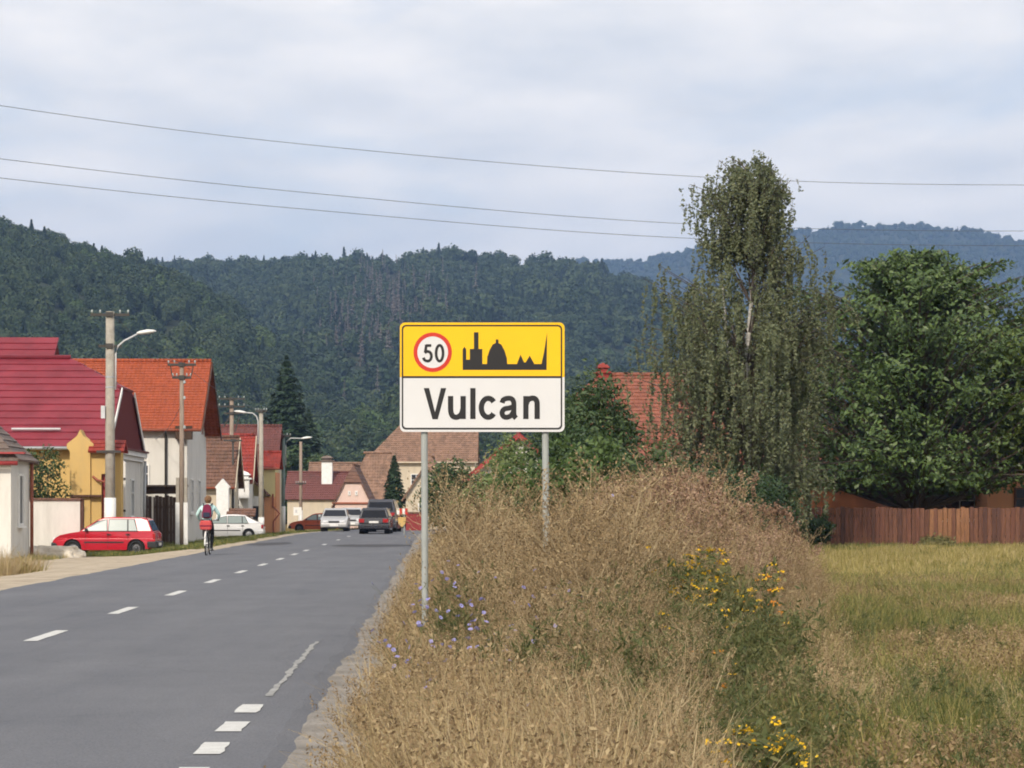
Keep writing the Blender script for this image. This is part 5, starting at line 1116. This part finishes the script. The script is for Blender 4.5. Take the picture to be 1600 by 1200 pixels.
for p, r in (([(0, -0.1, 0.30), (0, -0.22, 0.80)], 0.017), ([(0, -0.1, 0.30), (0, 0.36, 0.78)], 0.02), ([(0, -0.2, 0.74), (0, 0.35, 0.82)], 0.017), ([(0, 0.33, 0.98), (0, 0.38, 0.74), (0.05, 0.45, 0.6), (0.05, 0.55, 0.345)], 0.016), ([(0, 0.38, 0.74), (-0.05, 0.45, 0.6), (-0.05, 0.55, 0.345)], 0.014),
             ([(0.05, -0.52, 0.345), (0.03, -0.1, 0.30)], 0.012), ([(-0.05, -0.52, 0.345), (-0.03, -0.1, 0.30)], 0.012), ([(0.05, -0.52, 0.345), (0.02, -0.2, 0.72)], 0.01), ([(-0.05, -0.52, 0.345), (-0.02, -0.2, 0.72)], 0.01)): b.tube(p, r, 8)
b.build('frame', 'steel_dark', bk, smooth=True)
MB().tube([(-0.29, 0.26, 1.02), (-0.15, 0.36, 1.04), (0, 0.33, 1.0), (0.15, 0.36, 1.04), (0.29, 0.26, 1.02)], 0.014, 8).build('handlebar', 'rim_silver', bk, smooth=True)
MB().tube([(0, -0.22, 0.80), (0, -0.24, 0.90)], 0.014, 8).build('seat_post', 'rim_silver', bk)
MB().prism([(-0.10, -0.38), (0.10, -0.38), (0.06, -0.2), (0.025, -0.06), (-0.025, -0.06), (-0.06, -0.2)], lambda u, v, w: V3(u, v, w), 0.895, 0.945).build('saddle', 'plastic', bk, bevel=0.02, recalc=True)
b = MB()
for s in (-1, 1): b.tube([(s * 0.06, -0.25, 0.74), (s * 0.06, -0.72, 0.74)], 0.008, 5); b.tube([(s * 0.06, -0.66, 0.74), (s * 0.055, -0.52, 0.36)], 0.008, 5)
b.build('rear_rack', 'steel_dark', bk)
b = MB(); b.tube([(0, -0.52 + 0.375 * math.cos(R(a)), 0.345 + 0.375 * math.sin(R(a))) for a in range(60, 200, 10)], 0.026, 6); b.build('mudguard', 'trim_white', bk, smooth=True)
for s, (yp, zp) in ((1, (-0.12, 0.14)), (-1, (-0.06, 0.47))):
    MB().tube([(s * 0.05, -0.1, 0.30), (s * 0.08, yp, zp)], 0.01, 6).build('crank', 'rim_silver', bk); MB().box(s * 0.13 - 0.05, s * 0.13 + 0.05, yp - 0.04, yp + 0.04, zp - 0.012, zp + 0.012).build('pedal', 'plastic', bk)
# rider: one skinned body
J = {}; E = []
def jt(n, co, r, par=None, m=None, r2=None):
    J[n] = (len(J), co, (r, r2 or r)); 
    if par: E.append((par, n, m))
jt('pelvis', (0, -0.24, 1.0), 0.15, None, None, 0.13); jt('waist', (0, -0.20, 1.15), 0.135, 'pelvis', 'jacket', 0.11); jt('chest', (0, -0.08, 1.36), 0.17, 'waist', 'jacket', 0.13); jt('neck', (0, -0.01, 1.50), 0.06, 'chest', 'jacket'); jt('skull_base', (0, 0.03, 1.57), 0.062, 'neck', 'skin'); jt('skull', (0, 0.045, 1.66), 0.088, 'skull_base', 'skin', 0.10); jt('crown', (0, 0.04, 1.735), 0.06, 'skull', 'skin')
jt('nose', (0, 0.145, 1.64), 0.016, 'skull', 'skin'); jt('chin', (0, 0.10, 1.575), 0.035, 'skull_base', 'skin')
for s, n in ((-1, 'l'), (1, 'r')):
    jt('ear' + n, (s * 0.098, 0.03, 1.645), 0.018, 'skull', 'skin')
    jt('sh' + n, (s * 0.19, -0.04, 1.42), 0.07, 'chest', 'jacket'); jt('el' + n, (s * 0.33, 0.05, 1.20), 0.052, 'sh' + n, 'jacket'); jt('wr' + n, (s * 0.29, 0.22, 1.06), 0.034, 'el' + n, 'jacket'); jt('pa' + n, (s * 0.28, 0.27, 1.05), 0.034, 'wr' + n, 'skin')
    for k in range(4):
        o = (k - 1.5) * 0.018; jt('f%d%s' % (k, n), (s * (0.275 - o), 0.315, 1.045 - 0.003 * abs(k - 1)), 0.009, 'pa' + n, 'skin'); jt('g%d%s' % (k, n), (s * (0.27 - o), 0.325 - 0.004 * abs(k - 1), 1.012), 0.008, 'f%d%s' % (k, n), 'skin')
    jt('t' + n, (s * 0.24, 0.29, 1.03), 0.010, 'pa' + n, 'skin')
    kn, an, to = (((s * 0.12, 0.13, 0.62), (s * 0.12, -0.14, 0.21), (s * 0.13, 0.02, 0.17)) if s > 0 else ((s * 0.13, 0.16, 0.92), (s * 0.12, -0.02, 0.55), (s * 0.13, 0.10, 0.50)))
    jt('hip' + n, (s * 0.10, -0.20, 0.95), 0.10, 'pelvis', 'trousers'); jt('kn' + n, kn, 0.062, 'hip' + n, 'trousers'); mid = tuple((a * 0.6 + b_ * 0.4) for a, b_ in zip(kn, an)); jt('ca' + n, (mid[0], mid[1] - 0.02, mid[2]), 0.058, 'kn' + n, 'trousers'); jt('an' + n, an, 0.04, 'ca' + n, 'trousers'); jt('to' + n, to, 0.036, 'an' + n, 'shoe'); jt('tt' + n, (to[0], to[1] + 0.08, to[2] - 0.005), 0.028, 'to' + n, 'shoe')
me = bpy.data.meshes.new('rider'); names = list(J); me.from_pydata([J[n][1] for n in names], [(J[a][0], J[b_][0]) for a, b_, _ in E], []); me.update()
ob = bpy.data.objects.new('rider_rig', me); COL.objects.link(ob); ob.modifiers.new('skin', 'SKIN'); sv = me.skin_vertices[0].data
for n in names: sv[J[n][0]].radius = J[n][2]
sv[0].use_root = True; md = ob.modifiers.new('sub', 'SUBSURF'); md.levels = 2; md.render_levels = 2
dg = bpy.context.evaluated_depsgraph_get(); body = bpy.data.meshes.new_from_object(ob.evaluated_get(dg)); bpy.data.objects.remove(ob)
mm = ['jacket', 'skin', 'trousers', 'shoe']; body.materials.clear()
for q in mm: body.materials.append(M[q])
segs = [(Vector(J[a][1]), Vector(J[b_][1]), m) for a, b_, m in E]
for p in body.polygons:
    c = p.center; best = min(segs, key=lambda sg_: (lambda t: (sg_[0].lerp(sg_[1], t) - c).length)(max(0, min(1, (c - sg_[0]).dot(sg_[1] - sg_[0]) / ((sg_[1] - sg_[0]).length_squared + 1e-9)))))
    p.material_index = mm.index(best[2]); p.use_smooth = True
rd = empty('person', (CX, CY, 0.022), ROT, 'person in pale mint jacket and black trousers cycling away with a maroon backpack', 'person')
link('body', body, rd)
bm = bmesh.new(); bmesh.ops.create_icosphere(bm, subdivisions=3, radius=1)
for v in bm.verts:
    p = v.co.copy(); k = 1 + 0.06 * mnoise.noise(p * 4)
    v.co = Vector((p.x * 0.108 * k, 0.02 + p.y * 0.118 * k - (0.02 if p.z < 0 else 0), 1.675 + p.z * (0.105 if p.z > 0 else 0.15) * k))
for v in [v for v in bm.verts if v.co.y > 0.075 and v.co.z < 1.72]: bm.verts.remove(v)
me = bpy.data.meshes.new('hair'); bm.to_mesh(me); bm.free(); me.materials.append(M['hair']); link('hair', me, rd)
bp_ = empty('backpack', (CX, CY, 0.022), ROT, 'maroon and navy backpack worn by the cyclist', 'backpack')
MB().prism([(-0.13, 1.10), (0.13, 1.10), (0.14, 1.25), (0.12, 1.45), (0.05, 1.52), (-0.05, 1.52), (-0.12, 1.45), (-0.14, 1.25)], lambda u, v, w: V3(u, w + (v - 1.1) * 0.3, v), -0.46, -0.31).build('pack', 'bag_maroon', bp_, bevel=0.035, recalc=True)
MB().prism([(-0.10, 1.13), (0.10, 1.13), (0.10, 1.27), (-0.10, 1.27)], lambda u, v, w: V3(u, w + (v - 1.1) * 0.3, v), -0.50, -0.462).build('pocket', 'bag_navy', bp_, bevel=0.02, recalc=True)
for s in (-1, 1): MB().tube([(s * 0.11, -0.24, 1.48), (s * 0.13, -0.02, 1.53), (s * 0.12, 0.08, 1.40), (s * 0.13, -0.02, 1.22), (s * 0.13, -0.28, 1.15)], 0.02, 6).build('strap', 'bag_navy', bp_)
rb = empty('rack_bag', (CX, CY, 0.022), ROT, 'coral red bag strapped on the rear rack of the bicycle', 'bag')
MB().prism([(-0.16, 0.752), (0.16, 0.752), (0.18, 0.90), (0.15, 1.03), (-0.15, 1.03), (-0.18, 0.90)], lambda u, v, w: V3(u, w, v), -0.74, -0.46).build('bag_body', 'bag_red', rb, bevel=0.04, recalc=True)
MB().box(-0.165, 0.165, -0.755, -0.742, 0.86, 0.89).build('strap', 'bag_maroon', rb)

# ------------------------------------------------------------------ grasses and weeds
rng = np.random.default_rng(99)
def blade(mb, x, y, h, lean, az, w, n=4, curl=1.6):
    dx, dy = math.cos(az) * lean, math.sin(az) * lean
    sd = (-math.sin(az + rng.normal() * 0.6), math.cos(az + rng.normal() * 0.6), 0)
    pts = [(x + dx * (i / n) ** curl * h, y + dy * (i / n) ** curl * h, h * (i / n) * (1 - 0.18 * lean * (i / n))) for i in range(n + 1)]
    mb.strip(pts, [w * (1 - 0.85 * i / n) for i in range(n + 1)], sd)
def tuft(n, h, spread, m, w=0.004, lean=0.55, heads=None, nm='tuft', m2=None, f2=0.3):
    mb = MB()
    for k in range(n):
        a = rng.random() * 6.283; r = spread * math.sqrt(rng.random()); hh = h * (0.45 + 0.6 * rng.random())
        mb.mat(m2 if (m2 and rng.random() < f2) else m); az = a + rng.normal() * 0.7; ln = lean * (0.2 + rng.random())
        blade(mb, r * math.cos(a), r * math.sin(a), hh, ln, az, w * (0.7 + 0.6 * rng.random()))
        if heads and rng.random() < 0.35:
            tx, ty = r * math.cos(a) + math.cos(az) * ln * hh, r * math.sin(a) + math.sin(az) * ln * hh; tz = hh * (1 - 0.18 * ln)
            mb.mat(heads)
            for q in range(6):
                add_quads(mb, np.array([[tx + rng.normal() * 0.008, ty + rng.normal() * 0.008, tz - 0.02 * q]]), rand_unit(1), [0.028], 0.5)
    return proto(mb, nm)
def weed(h, nb, stemm, headm, leafm=None, nleaf=20, hs=0.02, spread=0.35, nheads=5, w=0.0035, leaf=0.06, flower=None, nflow=0, fs=0.034, top_only=False, nm='weed', build=None, lean=0.12):
    """a branching stalk: thin stems, side shoots, seed heads or flowers"""
    mb = MB(); la = rng.random() * 6.283; l = lean * rng.random() * h
    main = [Vector((l * (t / 6) ** 2 * math.cos(la) + rng.normal() * 0.008, l * (t / 6) ** 2 * math.sin(la) + rng.normal() * 0.008, h * t / 6)) for t in range(7)]
    mb.mat(stemm); mb.tube(main, [w * (1.3 - 0.9 * t / 6) for t in range(7)], 3, cap=False)
    tips = [main[-1]]; allp = []
    for k in range(nb):
        t = 0.25 + 0.7 * (k + rng.random()) / nb if not top_only else 0.55 + 0.42 * rng.random()
        i = min(5, int(t * 6)); a = main[i].lerp(main[i + 1], t * 6 - i); az = k * 2.4 + rng.normal() * 0.5
        ln = spread * h * (1.15 - t) * (0.6 + 0.7 * rng.random()) + 0.05
        b1 = a + Vector((math.cos(az) * ln * 0.55, math.sin(az) * ln * 0.55, ln * 0.55)); b2 = b1 + Vector((math.cos(az) * ln * 0.25, math.sin(az) * ln * 0.25, ln * 0.6))
        mb.mat(stemm); mb.tube([a, b1, b2], [w * 0.7, w * 0.5, w * 0.3], 3, cap=False); tips.append(b2); allp += [b1, a.lerp(b1, 0.5), b1.lerp(b2, 0.5)]
        for q in range(2):
            az2 = az + rng.normal() * 0.9; c0 = b1.lerp(b2, rng.random()); c1 = c0 + Vector((math.cos(az2), math.sin(az2), 0.9)) * ln * 0.28
            mb.tube([c0, c1], [w * 0.45, w * 0.25], 3, cap=False); tips.append(c1)
    if headm:
        for tp in tips:
            n = nheads; c = np.array(tp)[None] + rng.normal(size=(n, 3)) * np.array([0.018, 0.018, 0.035]); add_quads(mb, c, rand_unit(n), hs * (0.6 + 0.8 * rng.random(n)), 0.8, matname=headm)
    if leafm and nleaf:
        src = np.array([tuple(p) for p in (allp + main[1:5])]); c = src[rng.integers(len(src), size=nleaf)] + rng.normal(size=(nleaf, 3)) * 0.025
        nr = rand_unit(nleaf) * 0.8 + np.array([0, 0, 0.4]); add_quads(mb, c, nr / np.linalg.norm(nr, axis=1, keepdims=True), leaf * (0.5 + 0.9 * rng.random(nleaf)), 0.28, matname=leafm)
    fl = []
    if flower:
        for k in range(nflow): fl.append(tips[rng.integers(len(tips))] + Vector(rng.normal(size=3)) * 0.012)
    return (mb, fl) if build is None else proto(mb, nm)

G_straw = [tuft(46, 0.55, 0.10, 'straw', 0.0032, 0.6, 'dry_head', 'straw_tuft', 'dry_stem', 0.3) for _ in range(4)]
G_dry = [tuft(60, 0.42, 0.13, 'dry_stem', 0.0036, 0.9, None, 'dry_tuft', 'straw', 0.25) for _ in range(4)]
G_green = [tuft(46, 0.30, 0.12, 'green_grass', 0.0042, 0.9, None, 'green_tuft', 'olive_grass', 0.5) for _ in range(3)]
G_olive = [tuft(40, 0.24, 0.15, 'olive_grass', 0.0045, 0.9, 'dry_head', 'olive_tuft', 'straw', 0.06) for _ in range(4)]
G_far = [tuft(26, 0.26, 0.22, 'olive_grass', 0.010, 0.7, None, 'meadow_tuft', 'straw', 0.12) for _ in range(3)]
G_lawn = [tuft(24, 0.16, 0.2, 'green_grass', 0.011, 0.8, None, 'verge_tuft', 'olive_grass', 0.3) for _ in range(3)]
W_dry = [weed(0.75 + 0.12 * i, 12, 'dry_stem', 'dry_head', 'dry_head', 26, 0.016, 0.36, 4, leaf=0.05, build=1, nm='dry_weed', lean=0.35) for i in range(5)]
W_rust = [weed(1.0 + 0.1 * i, 12, 'dry_stem', 'rust_head', 'rust_head', 40, 0.024, 0.30, 9, leaf=0.05, build=1, nm='rust_weed', lean=0.25) for i in range(4)]
W_green = [weed(0.55 + 0.1 * i, 9, 'green_weed', None, 'green_weed', 80, 0.02, 0.34, 4, leaf=0.070, build=1, nm='green_weed') for i in range(4)]

def edge_x(y): return road_x(y) + HALF + 0.82 + 0.14 * np.sin(y * 1.7) + 0.10 * np.sin(y * 4.3 + 1)
def weed_right(y): return (0.056 + 0.064 * sm(18.5, 22.5, y)) * y       # right border of the tall weeds
def scat(n, y0, y1, xf, power=1.0):
    y = y0 + (y1 - y0) * rng.random(n) ** power; a, b_ = xf(y); return a + (b_ - a) * rng.random(n), y
def put(name, x, y, scl, protos, label, cat='grass', tilt=0.12, sink=0.02, sel=None):
    n = len(x); z = ground(x, y) - sink; rot = np.zeros((n, 3)); rot[:, :2] = rng.normal(size=(n, 2)) * tilt; rot[:, 2] = rng.random(n) * 6.283
    return instancer(name, np.stack([x, y, z], 1), rot, scl, rng.integers(0, len(protos), n) if sel is None else sel, copies(protos), label=label, cat=cat)
def nfield(x, y, s, o=0.0): return np.array([mnoise.noise(Vector((a * s, b_ * s, o))) for a, b_ in zip(x, y)])
def allow(x, y):                                       # tallest plant that grows at (x, y): read off the outline of the weeds
    d = x - edge_x(y)
    h = 0.30 + 0.25 * np.clip(d, 0, 1.8)
    h = h * (0.70 + 0.30 * sm(8, 16, y)) * (1 + 0.6 * nfield(np.ravel(x), np.ravel(y), 0.9, 31) + 0.3 * nfield(np.ravel(x), np.ravel(y), 2.4, 33))
    r = x / y
    h = h + sm(15.5, 24.0, y) * sm(0.0, 0.7, d) * (0.80 * np.exp(-((r + 0.017) / 0.019) ** 2) + (0.40 * sm(0.015, 0.045, r) + 0.16 * np.exp(-((r - 0.070) / 0.018) ** 2)) * (1 - 0.85 * sm(0.074, 0.115, r)))
    h = h + 0.42 * sm(15.0, 18.5, y) * (1 - sm(20.5, 22.5, y)) * sm(0.35, 1.1, d) * (1 - sm(0.040, 0.056, r))
    return h * (1 - 0.55 * sm(0, 1.0, x - weed_right(y)))
near = lambda n, y0, y1, f0, f1, p=1.0: scat(n, y0, y1, lambda y: (f0(y), f1(y)), p)

# dry tangle on the bank
x, y = near(4000, 6.5, 34, lambda y: edge_x(y) + 0.25, lambda y: weed_right(y) + 0.5)
hgt = allow(x, y); k = rng.random(len(x)) < np.clip(0.30 + 0.5 * sm(0.3, 1.2, x - edge_x(y)), 0, 1); x, y, hgt = x[k], y[k], hgt[k]
k = ~((np.abs(x - (0.95 + 0.03 * y)) < 0.55) & (y < 20) & (rng.random(len(x)) < 0.6)); x, y, hgt = x[k], y[k], hgt[k]
put('dry_weeds', x, y, np.clip(hgt / 0.98 * (0.72 + 0.38 * rng.random(len(x))), 0.3, 1.7), W_dry, 'tangle of dry brown branching weeds around the sign posts', 'weeds', 0.16)
x, y = near(430, 21.5, 36, lambda y: edge_x(y) + 1.6, lambda y: weed_right(y) + 0.2); hgt = allow(x, y)
put('rusty_weeds', x, y, np.clip(hgt / 1.15 * (0.70 + 0.45 * rng.random(len(x))), 0.35, 1.6), W_rust, 'tall pinkish brown seeding weeds behind the town sign', 'weeds', 0.10)
# straw along the road edge and through the weeds
x, y = near(2600, 6.5, 60, lambda y: edge_x(y) - 0.08, lambda y: edge_x(y) + 0.85, 1.3)
put('straw_grass', x, y, (0.55 + 0.55 * rng.random(len(x))) * (0.7 + 0.4 * sm(0, 0.4, x - edge_x(y))), G_straw, 'pale straw grass fringing the gravel shoulder', tilt=0.2)
x, y = near(4000, 6.0, 40, lambda y: edge_x(y) + 0.2, lambda y: weed_right(y) + 0.3)
k = (rng.random(len(x)) < 0.9); x, y = x[k], y[k]
put('dry_grass', x, y, 0.7 + 0.7 * rng.random(len(x)), G_dry, 'matted dry brown grass among the weeds', tilt=0.3)
x, y = near(3000, 6.0, 30, lambda y: edge_x(y) + 0.05, lambda y: weed_right(y) + 2.5); f = nfield(x, y, 0.55, 5)
k = (f + 0.35 * ((x > 0.2) & (x < 2.6) & (y < 20)) + 0.15 * (y < 12)) > 0.05; x, y = x[k], y[k]
put('green_undergrowth', x, y, 0.6 + 0.6 * rng.random(len(x)), G_green, 'green grass growing through the dry weeds', tilt=0.25)
x, y = near(1300, 8.5, 20.5, lambda y: 0.1 + 0.035 * y, lambda y: 0.75 + 0.092 * y); f = nfield(x, y, 1.1, 9); q_ = np.abs(x - (0.3 + 0.063 * y)) / (0.55 + 0.012 * y); k = f > -0.45 + 0.75 * q_ ** 1.5 + rng.normal(size=len(x)) * 0.08; x, y = x[k], y[k]
put('green_weeds', x, y, (0.55 + 0.6 * rng.random(len(x))) * np.clip(0.40 + (y - 8) * 0.05, 0.4, 0.95), W_green, 'leafy green weeds around the yellow flowers', 'weeds', 0.15)
x, y = near(1500, 9, 22, lambda y: edge_x(y) + 0.35, lambda y: 0.06 * y); f = nfield(x, y, 1.3, 61) + 0.35 * np.exp(-((y - 14.5) / 3.0) ** 2); k = f > 0.10; x, y = x[k], y[k]
put('shaded_weeds', x, y, np.clip(1.1 * allow(x, y) * (0.75 + 0.5 * rng.random(len(x))), 0.25, 1.0), W_green, 'dull green leafy weeds between the dry stalks and the chicory', 'weeds', 0.2)
# tall straw and weeds right of the flowers
x, y = near(750, 12.5, 30, lambda y: 0.5 + 0.085 * y, lambda y: 0.6 + 0.115 * y)
put('tall_straw_grass', x, y, 0.45 + 0.4 * rng.random(len(x)), G_straw, 'tall bleached grass right of the yellow flowers', tilt=0.15)
x, y = near(1100, 9, 26, lambda y: 0.9 + 0.07 * y, lambda y: 0.26 * y); k = nfield(x, y, 0.5, 21) > 0.0; x, y = x[k], y[k]
put('meadow_weeds', x, y, 0.28 + 0.27 * rng.random(len(x)), W_dry[:2] + W_green + W_green, 'low mixed weeds scattered over the near meadow', 'weeds', 0.2)
# meadow
x, y = near(15000, 8.5, 40, lambda y: 0.6 + 0.05 * y, lambda y: 0.27 * y + 0.5)
k = (x > weed_right(y) - 0.5) | (y > 30); x, y = x[k], y[k]; f = nfield(x, y, 0.35, 2)
sel = np.where(f + rng.normal(size=len(x)) * 0.15 > -0.06, 4 + rng.integers(0, 3, len(x)), rng.integers(0, 4, len(x))); sel = np.where(f + rng.normal(size=len(x)) * 0.15 < -0.5, 7 + rng.integers(0, 2, len(x)), sel)
put('meadow_grass', x, y, 0.6 + 0.6 * rng.random(len(x)), G_olive + G_green + G_olive[:2], 'olive and straw coloured meadow grass on the open field', tilt=0.25, sel=sel)
x, y = near(20000, 36, 81, lambda y: edge_x(y) + 0.4, lambda y: 0.26 * y + 1.5)
f = nfield(x, y, 0.12, 8)
sel = np.where((y > 74.5) | (f + rng.normal(size=len(x)) * 0.2 > 0.2), 3 + rng.integers(0, 3, len(x)), rng.integers(0, 3, len(x)))
k = ~((y > 66) & (y < 70.5) & (x > 5) & (rng.random(len(x)) < 0.75)); 
put('far_meadow_grass', x[k], y[k], 0.5 + 0.7 * rng.random(k.sum()), G_far + G_lawn, 'dry meadow grass reaching to the plank fence', tilt=0.2, sel=sel[k])
# left verge
x, y = near(9000, 77, 185, lambda y: road_x(y) - HALF - 5.5, lambda y: road_x(y) - HALF - 0.95, 1.3)
put('verge_grass', x, y, 0.5 + 0.8 * rng.random(len(x)), G_lawn, 'short green grass verge along the left kerb', tilt=0.2)
x, y = near(900, 36, 57, lambda y: road_x(y) - HALF - 6.5, lambda y: road_x(y) - HALF - 3.0 - 0.5 * np.sin(y)); 
put('verge_dry_grass', x, y, 1.1 + 0.9 * rng.random(len(x)), G_far + G_dry + G_lawn[:1], 'brown dry grass clump at the left roadside', tilt=0.25)
x, y = near(400, 71, 77.5, lambda y: road_x(y) - HALF - 8.5, lambda y: road_x(y) - HALF - 5.3)
put('boulder_grass', x, y, 0.6 + 0.6 * rng.random(len(x)), G_lawn + G_far[:1], 'thin green grass around the pale boulder', tilt=0.25)

# flowering plants one can tell apart
def chicory(px, py, Y, h, label):
    base_x = PX(px, Y); g = gz(base_x, Y); e = empty('chicory_plant', (base_x, Y, g), rng.random() * 6.28, label, 'plant', 'blue flowering chicory')
    mb, fl = weed(h, 7, 'green_weed', None, 'dry_head', 12, 0.02, 0.42, 3, 0.0032, 0.04, 'chicory_petal', 4); mb.build('stem', None, e)
    for p in fl:
        b = MB().mat('chicory_petal'); nrm = Vector((rng.normal() * 0.5, rng.normal() * 0.5, 0.6)).normalized(); u = nrm.orthogonal().normalized(); v = nrm.cross(u)
        for q in range(10):
            a = q * 0.628; d = u * math.cos(a) + v * math.sin(a); s = nrm.cross(d) * 0.006; r = 0.013 + 0.005 * rng.random()
            b.face([p - s * 0.5, p + d * r + s + nrm * 0.004, p + d * r * 1.1 + nrm * 0.003, p + d * r - s + nrm * 0.004, p + s * 0.5][0:4])
        b.build('flower', None, e)
spots = [(735, 968, 16.5), (772, 975, 16), (757, 910, 18), (620, 1010, 15.5), (690, 1010, 15), (722, 1005, 15.4), (775, 1015, 14.5), (648, 1045, 14), (670, 1045, 14.2), (726, 1050, 14), (688, 1080, 13), (866, 930, 17), (877, 933, 17.3), (914, 930, 17), (898, 893, 18), (912, 908, 18), (843, 963, 16), (895, 1014, 15), (924, 1003, 15), (952, 1045, 14), (840, 1127, 11.5), (693, 885, 19), (652, 900, 18.8), (952, 789, 21), (790, 992, 15.6), (632, 1032, 14.6), (930, 890, 17.8), (812, 1000, 15.2)]
spots += [(float(rng.uniform(610, 960)), float(rng.uniform(905, 1050)), 0) for _ in range(26)]; spots = [(a, b_, c or float(np.interp(b_, [880, 1060], [18.5, 13.6]))) for a, b_, c in spots]
near_words = ['beside the left sign post', 'between the sign posts', 'beside the right sign post', 'at the foot of the dry weeds']
for i, (px, py, Y) in enumerate(spots):
    g = gz(PX(px, Y), Y); h = max(0.3, PZ(py, Y) - g)
    chicory(px, py, Y, h * 1.06, 'pale blue chicory in the dry weeds ' + ('left of the left sign post' if px < 655 else 'just right of the left sign post' if px < 745 else 'midway between the two sign posts' if px < 830 else 'around the foot of the right sign post' if px < 890 else 'between right sign post and yellow flower clump'))
def tansy(px, py, Y, label, n=9, orange=False):
    base_x = PX(px, Y); g = gz(base_x, Y); h = max(0.35, PZ(py, Y) - g); e = empty('tansy_plant', (base_x, Y, g), rng.random() * 6.28, label, 'plant', 'yellow flowering plants')
    mb, fl = weed(h * 0.93, 12, 'green_weed', None, 'green_weed', 110, 0.02, 0.26, 3, 0.004, 0.075, 'x', n, top_only=False); mb.build('stem', None, e)
    for p in fl:
        b = MB(); m_ = 8; c = np.array(tuple(p))[None] + rng.normal(size=(m_, 3)) * np.array([0.02, 0.02, 0.006]); nr = rand_unit(m_) * 0.55 + np.array([0, -0.35, 0.7]); add_quads(b, c, nr / np.linalg.norm(nr, axis=1, keepdims=True), 0.018 * (0.7 + 0.6 * rng.random(m_)), 1.0, matname='orange_head' if (orange and rng.random() < 0.5) else 'tansy_head')
        b.build('flower_head', None, e)
for i, (px, py, Y) in enumerate([(1040, 858, 18.5), (1062, 860, 18), (1085, 852, 18.2), (1108, 850, 17.8), (1128, 853, 18.4), (1142, 862, 18), (1075, 880, 17), (1120, 878, 17.2), (1098, 905, 16.4), (1205, 885, 18.5), (1192, 868, 19), (965, 912, 17), (1050, 945, 15.5), (1125, 932, 15.6), (1150, 880, 17)]):
    tansy(px, py, Y, 'tansy with small yellow flower heads in the big green clump', 12 if i < 11 else 4, i in (9, 10, 12))
for i, (px, py, Y) in enumerate([(1110, 1010, 13.2), (1118, 1030, 13), (1115, 1070, 12.2)]): tansy(px, py, Y, 'sparse flowering stalk with few orange yellow heads below the big clump', 3, True)
for i, (px, py, Y) in enumerate([(1145, 1130, 9.6), (1165, 1128, 9.5), (1195, 1125, 9.4), (1215, 1120, 9.7), (1225, 1145, 9.2), (1175, 1160, 9.0), (1205, 1150, 9.1)]): tansy(px, py, Y, 'low yellow flowering plant in the short grass apart from the big clump', 7, False)
def dock(px, py, Y, label):
    base_x = PX(px, Y); g = gz(base_x, Y); h = PZ(py, Y) - g; e = empty('dock_plant', (base_x, Y, g), rng.random() * 6.28, label, 'plant', 'tall rusty seed stalks')
    mb, _ = weed(h * 0.97, 15, 'dry_stem', 'rust_head', 'rust_head', 60, 0.034, 0.22, 14, 0.006, 0.055); mb.build('seed_stalk', None, e)
for i, (px, py, Y) in enumerate([(1010, 745, 24), (1028, 728, 25), (1048, 718, 24.5), (1065, 735, 25), (1085, 750, 24), (1100, 762, 25), (990, 762, 24), (1040, 750, 23.5), (1120, 772, 24), (1150, 780, 25), (1175, 790, 25), (1210, 792, 26), (1235, 800, 26), (935, 778, 24), (955, 772, 25)]): dock(px, py, Y, 'tall rusty brown dock stalk ' + ('before the dark shrub right of the sign' if px < 1000 else 'in the highest cluster of stalks before the birch' if px < 1110 else 'between the birch and the plank fence'))
for i, (px, py, Y) in enumerate([(1118, 738, 30), (1148, 742, 30)]): dock(px, py, Y, 'slender grey seed spike standing before the weeping birch')
